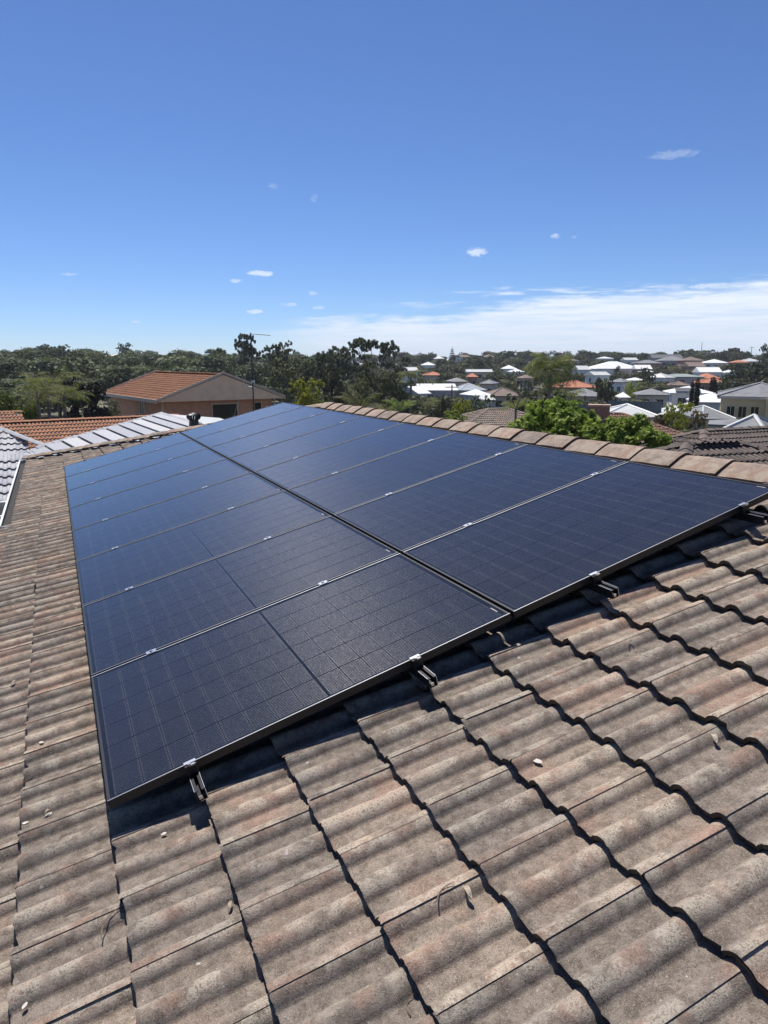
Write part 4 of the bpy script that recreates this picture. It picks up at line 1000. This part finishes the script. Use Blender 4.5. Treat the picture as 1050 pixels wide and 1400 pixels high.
def whirlybird():
    p = at(265, 575.5, 22.4); t = thing('roof_ventilator', 'black spinning roof ventilator on the silver grey roof', 'ventilator', p)
    MB().tube([(0, 0, -.25), (0, 0, .03)], [.17, .14], 12).build('base', M['black_metal'], t)
    fin = MB()
    for k in range(20):
        a = k*2*math.pi/20; prof = [(.14, .02), (.20, .07), (.225, .13), (.20, .19), (.12, .235)]
        vs = []
        for (rr, z) in prof: vs += [(math.cos(a)*rr, math.sin(a)*rr, z), (math.cos(a+.26)*(rr-.022), math.sin(a+.26)*(rr-.022), z)]
        fin.add(vs, [(2*i, 2*i+1, 2*i+3, 2*i+2) for i in range(4)])
    fin.build('vanes', M['black_metal'], t); MB().tube([(0, 0, .225), (0, 0, .255)], [.13, .05], 12).build('cap', M['black_metal'], t)
whirlybird()

# the dark tiled neighbours at right
def right_roofs():
    t, rf, wh = tiled_hip(987, 599.5, 16.6, 8.6, 7.2, rad(21), rad(-7), 'tile_dark', 'beige_wall', 'near dark brown tiled roof just over our ridge at right', 2.5, seed=51)
    sheets = [c for c in rf.children if c.name.startswith('tiles')]
    # individually built tiles laid over the upper courses of the slope that faces us
    o = sheets[0]; bpy.data.objects.remove(o)
    d, w, pitch = 7.2, 8.6, rad(21); cp, sp = math.cos(pitch), math.sin(pitch); Ls = d/2/cp
    u = Vector((0, cp, sp)); v = Vector((-1, 0, 0)); R = Matrix((u, v, u.cross(v))).transposed(); vm_ = variants_of(M['tile_dark'], 12); r = random.Random(4)
    single = set()
    for i in range(4, int(Ls/GAUGE)+1):
        for j in range(int(w/COVER)+1):
            a, b = i*GAUGE, j*COVER
            if a+GAUGE/2 < Ls and a*cp+.28 < b and b+COVER < w-a*cp-.28:
                ob = link('roof_tile', vm_[r.randrange(12)], rf); ob.matrix_local = Matrix.Translation(Vector((w/2, -d/2, .10))+R @ Vector((a+r.uniform(-.005, .005), b, r.uniform(-.002, .002)))) @ R.to_4x4(); single.add((i, j))
    tile_sheet('tiles', M['tile_dark'], Vector((w/2, -d/2, .10)), R, lambda a, b: 0 <= a < Ls and a*cp-.3 < b < w-a*cp+.3, (0, int(Ls/GAUGE)+1), (0, int(w/COVER)+1), rf,
               [(Vector((0, 0, 0)), Vector((cp, -1, 0))), (Vector((0, w, 0)), Vector((cp, 1, 0)))], 5, True, skip=lambda i, j: (i, j) in single)
    tiled_hip(1046, 581, 26, 12.6, 8, rad(21), rad(-4), 'tile_dark', 'beige_wall', 'second dark brown tiled roof with a hipped end, behind the near one', 2.5, seed=61)
    house(1040, 568.5, 36, 150, 7, 1.5, 'grey_roof', 'beige_wall', 'low grey roof below the cream house', -.25, 2.4, caps='pale_roof', wins=0)
right_roofs()
def cream_house():
    t = house(1044, 523.5, 75, 118, 8.6, 1.12, 'grey_roof', 'cream', 'cream rendered house with grey hip roof and a row of windows', .05, 3.0, caps='grey_roof', wins=0, oh=.35)
    w = 118*75/FPX*px_w(1044); s = 75/FPX*px_w(1030)
    for px in (1005, 1020.5, 1036.5, 1062, 1080): win(t, ((px-1044)*s, -8.6/2+.35, 1.75), .68, 1.05, (0, -1, 0), 'cream', 2, .09)
    MB().box(((1046.5-1044)*s+.35, -8.6/2-.1, 1.3), (.32, .32, 3.4)).build('column', M['cream'], t)
    MB().box((w*.33, -8.6/2-.55, 3.0), (w*.34, 1.8, .34)).build('balcony_roof', M['beige_wall'], t)
    MB().box((0, -8.6/2+.02, 3.02), (w, .06, .2)).build('fascia', M['beige_wall'], t)
    house(968, 555, 72, 46, 8, .9, 'grey_roof', 'cream', 'lower grey roof wing left of the cream house', .35, 2.6, caps='pale_roof', wins=1)
    house(1012, 573, 58, 70, 4, .3, 'grey_roof', 'grey_wall', 'grey lean-to roof under the cream house windows', .02, 2.0, wins=0)
cream_house()
def red_roof():
    t, rf, wh = tiled_hip(838, 562.5, 42, 10.5, 9, rad(20), rad(-24), 'tile_red', 'tan_wall', 'faded red tiled roof right of the bright green tree', 2.5, seed=71)
    p = at(819, 566, 41); c = thing('brick_chimney', 'broad brown brick chimney block by the faded red roof', 'chimney', p, -az_of(819))
    MB().box((0, 0, -.2), (1.12, .6, 1.3)).build('stack', M['brown_brick'], c); MB().box((0, 0, .48), (1.22, .7, .10)).build('capping', M['tan_wall'], c)
    v = at(887, 573, 39.5); f = thing('roof_flue', 'small pinkish flue pipe on the faded red roof', 'flue', v); MB().tube([(0, 0, -.7), (0, 0, .05)], .09, 8).build('pipe', M['tile_red'], f); MB().tube([(0, 0, .05), (0, 0, .13)], [.14, .05], 8).build('cowl', M['tile_red'], f)
    tiled_hip(684, 556.5, 50, 9.0, 7.4, rad(20), rad(-14), 'tile', 'beige_wall', 'brown tiled roof left of the bright green tree', 2.5, seed=81)
red_roof()

# fences, poles, road, cars
def fence(pxa, pxb, py, D, h, label, mat='fence', n=12):
    a, b = at(pxa, py, D), at(pxb, py, D); d = (b-a); L = d.length; d.normalize(); t = thing('fence', label, 'fence', a, math.atan2(d.y, d.x))
    for k in range(n): MB().box((L*(k+.5)/n, 0, -h/2), (L/n-.04, .04, h)).build('fence_panel', M[mat], t)
    for k in range(n+1): MB().box((L*k/n, .04, -h/2), (.07, .07, h+.1)).build('post', M['galv'], t)
fence(832, 905, 548, 92, 2.2, 'teal grey sheet fence below the hillside houses')
fence(770, 835, 552, 88, 2.0, 'short sheet fence right behind the flat reddish roof')
def pole(px, py, D, label, h=None, arm=True):
    p = at(px, py, D); g = terrain(p.x, p.y); t = thing('power_pole', label, 'power pole', (p.x, p.y, g)); h = p.z-g
    MB().tube([(0, 0, -.5), (0, 0, h)], [.17, .11], 8).build('pole', M['bark'], t)
    if arm: MB().box((0, 0, h-.4), (2.2, .12, .14), Matrix.Rotation(-az_of(px), 3, 'Z')).build('cross_arm', M['bark'], t)
pole(618, 526, 118, 'dark timber power pole right of the white flat house')
pole(960, 468, 380, 'thin pole rising above the skyline at right', arm=False)
pole(1028, 474, 380, 'thin pole on the skyline near the right edge', arm=True)
pole(800, 541, 70, 'dark timber pole in front of the grey low roofed house')
strip_on_ground('road', [g3(520, 118), g3(590, 132), g3(690, 138), g3(800, 142), g3(930, 150)], 7., M['road'])
strip_on_ground('driveway', [g3(568, 175), g3(562, 150), g3(572, 132)], 5., M['drive'], .09)
def car(px, D, rz, mat, label):
    x, y = ground_xy(px, D); t = thing('parked_car', label, 'car', (x, y, terrain(x, y)+.1), rz)
    side = [(-2.1, .35), (-2.1, .85), (-1.5, 1.0), (-.9, 1.45), (.7, 1.45), (1.3, 1.0), (2.1, .85), (2.15, .35)]
    MB().prism([Vector((a, -.85, b)) for a, b in side], (0, 1.7, 0)).build('body', M[mat], t)
    for sy in (-.862, .862): MB().prism([Vector((a, sy, b)) for a, b in ((-1.2, 1.02), (-.8, 1.38), (.6, 1.38), (1.05, 1.02))], (0, .01 if sy > 0 else -.01, 0)).build('window', M['glass_dark'], t)
    for xx, sg in ((1.02, 1), (-1.2, -1)): MB().add([(xx+sg*.27, -.7, 1.03), (xx+sg*.27, .7, 1.03), (xx-sg*.27, .65, 1.42), (xx-sg*.27, -.65, 1.42)], [(0, 1, 2, 3)]).build('windscreen', M['glass_dark'], t)
    for a in (-1.3, 1.35):
        for sy in (-.8, .8): MB().tube([(a, sy-.1, .34), (a, sy+.1, .34)], .34, 14).build('wheel', M['rubber'], t)
car(611, 138, .4, 'car_white', 'white car parked beside the beige driveway')
car(594, 126, .2, 'car_blue', 'dark car parked nearest below the white one')
car(590, 143, 1.2, 'car_white', 'white car half hidden further up the driveway')

# ------------------------------------------------------------------ individual trees
T = tree
T(172, 469.5, 300, 25, 'dark', 'lone round tree on the left skyline beside the white house')
T(337, 457, 150, 42, 'gum', 'tall gum tree behind the aerial mast', var=2)
T(380, 467, 145, 46, 'gum', 'dense gum tree just right of the aerial mast', var=1)
T(300, 474, 175, 46, 'gum', 'gum tree above the ridge of the brick house', var=0)
T(508, 462, 128, 66, 'tallgum', 'tallest clumpy gum tree on the middle skyline', var=1)
T(535, 474, 140, 44, 'tallgum', 'smaller sparse gum right of the tallest clumpy gum', var=2)
T(470, 474, 125, 60, 'gum', 'rounded gum left of the tallest clumpy gum', var=2)
T(430, 482, 118, 62, 'dark', 'dark broad tree between the aerial and the tall gum', var=0)
T(392, 489, 92, 72, 'olive', 'broad olive green tree right of the brick house', var=1)
T(515, 494, 88, 62, 'olive', 'olive green tree below the tallest gum', var=2)
T(455, 502, 84, 56, 'dark', 'dark leafy tree behind the cycad fronds', var=1)
T(545, 520, 78, 42, 'dark', 'dark tree left of the white flat house', var=2)
T(492, 521, 64, 58, 'olive', 'bushy tree just behind the far end of our ridge', var=0)
T(75, 472, 230, 60, 'dark', 'humped dark tree on the far left skyline', var=1)
T(25, 478, 215, 70, 'gum', 'gum tree at the left edge of the skyline', var=0)
T(125, 484, 190, 62, 'dark', 'dark tree below the white house on the left hill', var=2)
T(235, 482, 205, 64, 'gum', 'gum tree on the left hill above the terracotta roof', var=1)
T(20, 497, 120, 84, 'dark', 'large dark tree at the left edge below the skyline', var=0)
T(88, 490, 130, 86, 'dark', 'large dark tree above the garden palms', var=1)
T(160, 503, 105, 70, 'gum', 'gum tree left of the terracotta roofed brick house', var=2)
T(420, 519, 33, 56, 'lime', 'yellow green tree at the far corner of the panels', var=0, ybase=590)
T(112, 520, 46, 68, 'magnolia', 'dark glossy magnolia tree left of the brick house', ybase=600)
T(32, 547, 43, 40, 'shrub', 'bright green shrub above the terracotta roof', 'shrub', ybase=592)
T(150, 547, 49, 26, 'white', 'pale flowering shrub beside the brick house wall', 'shrub', ybase=590)
T(2, 535, 47, 30, 'green', 'green tree cut by the left edge above the terracotta roof', ybase=600)
T(618, 475, 400, 12, 'pine', 'tall conical pine on the middle ridge', var=0)
T(690, 480, 340, 46, 'dark', 'dark round tree on the ridge left of the drooping palm', var=0)
T(733, 482, 345, 34, 'dark', 'round tree on the ridge behind the drooping palm', var=1)
T(652, 486, 345, 34, 'gum', 'gum tree on the ridge right of the tall pine', var=2)
T(805, 481, 350, 24, 'tallgum', 'sparse tree above the big white pyramid roof', var=0)
T(880, 483, 330, 22, 'dark', 'round tree left of the charcoal roofed skyline house', var=2)
T(898, 484, 370, 20, 'dark', 'round tree behind the charcoal roofed skyline house', var=0)
T(938, 477.5, 420, 42, 'umbrella', 'broad flat topped tree on the right skyline', var=0)
T(966, 478, 400, 18, 'tallgum', 'thin open tree right of the flat topped skyline tree', var=1)
T(1000, 477, 390, 44, 'umbrella', 'widest flat topped tree on the right skyline', var=1)
T(1030, 484, 370, 26, 'gum', 'low gum on the right skyline', var=0)
T(1049, 472, 260, 30, 'dark', 'tall dark tree cut by the right edge of the skyline', var=1)
T(1010, 497, 175, 56, 'gum', 'grey green gum above the cream house', var=2)
T(1042, 494, 165, 60, 'gum', 'gum tree behind the roof of the cream house', var=0)
T(978, 517, 150, 16, 'cypress', 'dark narrow tree left of the gums above the cream house', var=1)
T(950, 524, 84, 10, 'cypress', 'shorter dark cypress before the white roofs', var=0)
T(957, 513+7, 82, 12, 'cypress', 'taller dark cypress before the white roofs', var=2)
T(886, 503, 185, 26, 'dark', 'tall dark tree right of the white block house', var=0)
T(845, 500, 220, 12, 'dark', 'small dark tree against the big white roof', var=2)
T(868, 521, 145, 26, 'lime', 'yellow green tree on the hillside above the fence', var=1)
T(934, 543, 52, 40, 'lime', 'yellow tree right of the faded red roof', var=2, ybase=605)
T(962, 560, 50, 30, 'rust', 'rusty brown bush behind the dark tiled roofs', 'shrub', ybase=610)
T(915, 562, 54, 44, 'rust', 'brown hedge bush left of the yellow tree', 'shrub', ybase=605)
T(828, 520, 120, 36, 'dark', 'dark tree right of the orange tiled house', var=1)
T(720, 520, 100, 50, 'grey', 'grey green tree left of the drooping palm', var=0)
T(660, 541, 86, 46, 'olive', 'olive bush above the near brown roof', var=1)
T(632, 549, 72, 44, 'lime', 'sunlit yellowish shrub left of the near brown roof', 'shrub', var=0)
T(602, 545, 84, 34, 'dark', 'dark garden tree below the white flat house', var=0)
T(620, 562, 40, 50, 'green', 'bright hedge just beyond our ridge', 'shrub', var=0, ybase=610)
T(583, 552, 58, 30, 'olive', 'small garden tree by the dark parked car', var=2)

def near_green_tree():
    c = at(800, 600, 21); g = terrain(c.x, c.y)
    t = thing('tree', 'large bright leafy green tree right behind our ridge', 'tree', (c.x, c.y, g)); L = []
    for (px, py, D, r) in ((745, 575, 21, .62), (722, 590, 20.5, .5), (780, 585, 20.5, .62), (760, 562, 22, .45), (735, 560, 22, .35), (800, 578, 22, .42), (815, 600, 20, .55), (850, 590, 20.5, .5), (870, 583, 21, .42), (838, 612, 20, .6), (890, 603, 20, .42), (700, 602, 20.5, .42), (770, 610, 20, .6), (905, 606, 20.5, .3), (660, 604, 21, .3), (783, 560, 22.5, .28)):
        q = at(px, py, D); L.append((q.x-c.x, q.y-c.y, q.z-g, r, r, r*.85))
    link('crown', foliage('crown', L, 15000, .040, LEAF['green'], 1.9, .45, 900, .55, .35), t)
    mb = MB(); mb.tube([(0, 0, -.5), (.1, 0, 1.5), (.0, .1, 3.)], [.16, .13, .11], 8)
    for q in L[:12]: mb.tube([(0, .1, 2.6), (q[0]*.5, q[1]*.5, (q[2]+2.6)/2+.1), q[:3]], [.07, .045, .015], 5)
    mb.build('trunk', M['bark'], t, True)
near_green_tree()

palm(752, 585, 508, 58, 'tall palm with heavy drooping crown behind the green tree', 46, 2.7, .17, 'palm', None, (.0, 1.5), 2.5, 1.0, (.25, .1))
palm(562, None, 512, 56, 'slim tall palm left of the white flat house', 18, 1.3, .12, 'palm', None, (-.2, 1.1), 1.9, .4)
palm(60, 600, 536, 42, 'feathery garden palm above the terracotta roof', 16, 2.0, .11, 'palm', None, (.2, 1.3), 1.8, .5)
palm(82, 600, 543, 44, 'second garden palm beside the magnolia', 14, 1.9, .11, 'palm', None, (.2, 1.3), 1.8, .5)
palm(46, 600, 548, 40, 'lower garden palm at the bright green shrub', 12, 1.5, .10, 'palm', None, (.2, 1.3), 1.8, .45)
palm(75, 600, 527, 47, 'tallest garden palm left of the magnolia', 16, 2.1, .12, 'palm', None, (.1, 1.3), 2., .5)
palm(492, 580, 562, 27, 'low cycad fan of fronds behind the ridge caps', 18, 1.2, .16, 'palm', None, (.3, 1.3), 1.2, .22)
palm(546, 590, 563, 34, 'banana like plant left of the slim palm', 8, 1.1, .09, 'green', None, (.7, 1.4), 1.6, .3, name='banana_plant', cat='plant')
palm(529, 590, 566, 36, 'smaller banana like plant by the cycad', 7, .9, .09, 'green', None, (.7, 1.4), 1.6, .3, name='banana_plant', cat='plant')
palm(583, 590, 553, 55, 'young palm beside the beige driveway', 12, 1.6, .1, 'palm', None, (.2, 1.2), 1.7, .4)
palm(708, 590, 556, 40, 'palm fronds rising left of the green tree', 10, 1.1, .08, 'green', None, (.3, 1.3), 1.7, .4)
palm(783, 580, 543, 60, 'short palm right of the drooping palm', 14, 1.7, .12, 'palm', None, (.1, 1.2), 1.8, .4)
palm(826, 560, 527, 130, 'far palm beside the yellow green hillside tree', 14, 2.2, .15, 'palm', None, (.1, 1.2), 1.8, .5)

# ------------------------------------------------------------------ the wood and the garden greenery nobody could count
def woodland(name, label, spots, mat, leaves, size):
    Cs = []; As = []; Bs = []; Rn = []
    for (x, y, h, w) in spots:
        z = terrain(x, y); n = int(leaves); nl = RNG.integers(3, 6)
        L = [(RNG.normal()*w*.22, RNG.normal()*w*.22, h*RNG.uniform(.5, .82), w*RNG.uniform(.24, .36), w*RNG.uniform(.24, .36), h*RNG.uniform(.16, .24)) for _ in range(nl)]
        C, D, ci = leaf_points(L, n, .6, .4); C += np.array([x, y, z])
        tone = RNG.random()*.62+.3*RNG.random(nl)[ci]+.22*RNG.random(n)
        nr = D*.7+unit(n)*.7+np.array([0, 0, .4]); nr /= np.linalg.norm(nr, axis=1, keepdims=True); A = np.cross(nr, unit(n)); A /= np.linalg.norm(A, axis=1, keepdims=True)+1e-9; B = np.cross(nr, A)
        s = size*w*(.6+.8*RNG.random((n, 1))); Cs.append(C); As.append(A*s*1.4); Bs.append(B*s); Rn.append(np.clip(tone, 0, 1))
    me = quads_mesh(name, np.concatenate(Cs), np.concatenate(As), np.concatenate(Bs), np.concatenate(Rn), mat); o = link(name, me); return tag(o, label, 'trees', kind='stuff')
rw = random.Random(99)
sp1 = []; sp2 = []
while len(sp1) < 260:
    px = rw.uniform(-160, 600); D = rw.uniform(95, 390); x, y = ground_xy(px, D); sp1.append((x, y, rw.uniform(3.4, 7.8), rw.uniform(5.5, 11.5)))
HB_ = [(h[0], h[2], h[3]) for h in FAR]+[(786,150,60),(800,128,64),(596,130,60),(566,122,26),(641,140,40),(688,120,50),(945,138,66),(978,120,62),(948,95,92),(894,125,50),(862,62,80)]
HB2 = HB_ + [(1044, 75, 122), (1012, 58, 70), (972, 72, 56), (838, 42, 120), (684, 50, 80), (1046, 26, 200)]
ROOFS = []                                                       # (px, half width px, range, py of ridge, py of eave)
bpy.context.view_layer.update()
for o in bpy.data.objects:
    if o.type == 'MESH' and o.name.split('.')[0] == 'roof' and o.parent and o.parent.get('category') == 'house' and (o.matrix_world.translation-CAM).length > 48:
        c = [o.matrix_world @ Vector(q) for q in o.bound_box]; pp = [proj(q) for q in c]; xs = [q[0] for q in pp]
        top = proj(o.matrix_world @ Vector((0, 0, o.bound_box[1][2])))[1]; mid_ = o.matrix_world.translation; eav = proj(mid_)[1]
        ROOFS.append(((min(xs)+max(xs))/2, (max(xs)-min(xs))/2, math.hypot(mid_.x-CAM.x, mid_.y-CAM.y), top, eav))
n = 0
sp4 = []
while len(sp2)+len(sp4) < 940 and n < 40000:
    n += 1; px = rw.uniform(540, 1180); D = 58+370*rw.random()**.85
    if 112 < D < 180 and 548 < px < 588: continue
    if px > 965 and D < 84: continue
    x, y = ground_xy(px, D); big = rw.random() < .42; h = rw.uniform(5, 9.5) if big else rw.uniform(2.2, 6); w = rw.uniform(.8, 1.25)*h+.8; wp = w/2*FPX/D/px_w(px); ty = proj((x, y, terrain(x, y)+h*.97))[1]; ok = True
    for (hx, hw, hd, t_, e_) in ROOFS:
        if abs(px-hx) < hw+wp*.8:
            if abs(D-hd) < 7 and abs(px-hx) < hw: ok = False; break
            if D < hd and ty < t_+(e_-t_)*(1.05 if abs(px-hx) < hw*.75 else .1)+.8: ok = False; break
    if ok: (sp4 if big else sp2).append((x, y, h, w))
woodland('woodland', 'dark gum woodland covering the left hillside', sp1, LEAF['gum'], 1700, .024)
woodland('garden_greenery', 'mixed garden trees and bushes between the hillside houses', sp2, LEAF['olive'], 420, .042)
woodland('suburban_trees', 'dark taller trees scattered between the hillside houses', sp4, LEAF['gum'], 800, .032)
sp3 = [(*ground_xy(rw.uniform(-150, 1200), rw.uniform(400, 560)), rw.uniform(4, 8), rw.uniform(7, 12)) for _ in range(120)]
woodland('skyline_trees', 'low band of distant trees along the horizon', sp3, LEAF['dark'], 420, .04)

# ------------------------------------------------------------------ bits lying on the roof
def on_roof(px, py, h=-.135):
    d = pix_dir(px, py); t = (h-CAM.dot(ROOFN))/d.dot(ROOFN); return CAM+d*t
def debris():
    r = random.Random(17)
    def place(mb, name, mat, px, py, rz, label, cat, group, h=-.128):
        o = mb.build(name, M[mat]); h = -.14
        for _ in range(4):
            p = on_roof(px, py, h); u_ = p.dot(ROOFX); h = HB+roll((p.y-V0) % COVER)-RISE*((u_-U0) % GAUGE)/GAUGE+(.0006 if 'flake' in name else .002)
        p = on_roof(px, py, h); o.matrix_world = Matrix.Translation(p) @ ROOF_ROT.to_4x4() @ Matrix.Rotation(rz, 4, 'Z') @ Matrix.Rotation(0. if 'flake' in name else r.uniform(-.12, .12), 4, 'X'); return tag(o, label, cat, group)
    def flake(l, w):
        mb = MB(); pts = [Vector((math.cos(a)*l*r.uniform(.6, 1), math.sin(a)*w*r.uniform(.6, 1), 0)) for a in np.linspace(0, 2*math.pi, 10)[:-1]]; mb.prism(pts, (0, 0, .0016)); return mb
    def leaf(l, w):
        mb = MB(); n = 6; vs = []
        for i in range(n+1):
            t = i/n; ww = w*math.sin(math.pi*t)**.7*.5; z = .012*math.sin(t*3)+.006*t; vs += [(l*(t-.5), -ww, z+.004), (l*(t-.5), 0, z), (l*(t-.5), ww, z+.004)]
        mb.add(vs, [(3*i+k, 3*i+k+1, 3*i+k+4, 3*i+k+3) for i in range(n) for k in (0, 1)]); return mb
    def twig(l, bend):
        mb = MB(); p = [(l*(t-.5), bend*math.sin(t*math.pi)*l, .004+.010*abs(t-.4)) for t in np.linspace(0, 1, 7)]; mb.tube(p, [.0016, .002, .002, .0018, .0015, .0012, .0008], 4); return mb
    for px, py, s, lb in ((66, 1114, .014, 'largest pale flake, left of the panel corner'), (35, 1125, .012, 'pale chip on the side joint left of the panel corner'), (65, 1136, .006, 'tiny pale chip just below the largest flake'), (224, 1140, .010, 'pale chip below the shadow of the near panel corner'), (57, 1015, .012, 'pale flake left of the near panel'), (66, 829, .022, 'long pale flake on the left tile strip'), (735, 1041, .016, 'white dropping on the tiles right of centre'), (34, 1375, .010, 'pale chip near the bottom left corner')):
        place(flake(s*1.35, s*.8), 'pale_flake', 'flake', px, py, r.uniform(0, 3), lb, 'debris', 'pale flakes on the roof tiles')
    for px, py, l, w, lb in ((640, 1222, .05, .016, 'curled dry leaf beside a tile edge below centre'), (977, 1012, .045, .018, 'curled pale leaf on the right tiles'), (20, 935, .05, .015, 'dry leaf at the left edge of the roof'), (316, 1242, .04, .012, 'brown leaf scrap below the near panel'), (66, 1113, .03, .012, 'leaf scrap beside the largest pale flake')):
        place(leaf(l, w), 'dry_leaf', 'dryleaf', px, py, r.uniform(.6, 1.5), lb, 'leaf', 'dry leaves on the roof tiles', -.122)
    for px, py, l, b, rz, lb in ((106, 1245, .09, .02, .0, 'straight dry twig on the lower left tiles'), (155, 1262, .12, .25, .9, 'forked curling twig below the panel corner'), (28, 1078, .12, .15, .5, 'thin twig left of the near panel'), (90, 1090+40, .05, .1, .2, 'short twig beside the pale flakes'), (610, 1222, .08, .2, .3, 'pale curved twig beside the curled dry leaf'), (566, 1375, .06, .3, .8, 'curl of dry grass at the bottom centre'), (38, 1022, .08, .2, .4, 'small twig at the left edge'), (345, 868, .04, .2, .3, 'thread of grass by the panel edge')):
        if px == 345: px, py = 862, 880
        place(twig(l, b), 'dry_twig', 'twig', px, py, rz, lb, 'twig', 'dry twigs on the roof tiles', -.120)
debris()
# ------------------------------------------------------------------ the air
def haze():
    m = bpy.data.materials.new('haze'); m.use_nodes = True; nt = m.node_tree; nt.nodes.remove(nt.nodes['Principled BSDF'])
    v = nt.nodes.new('ShaderNodeVolumePrincipled'); v.inputs['Color'].default_value = (.80, .87, .95, 1); v.inputs['Density'].default_value = HAZE; v.inputs['Anisotropy'].default_value = .2
    nt.links.new(v.outputs[0], nt.nodes['Material Output'].inputs['Volume'])
    MBh = MB(); MBh.box((CAM.x, CAM.y, (-95+30)/2), (6400, 6400, 125)); o = MBh.build('haze', m); tag(o, 'thin pale haze in the air over the suburb', 'haze', kind='stuff')
HAZE = .00022
haze()
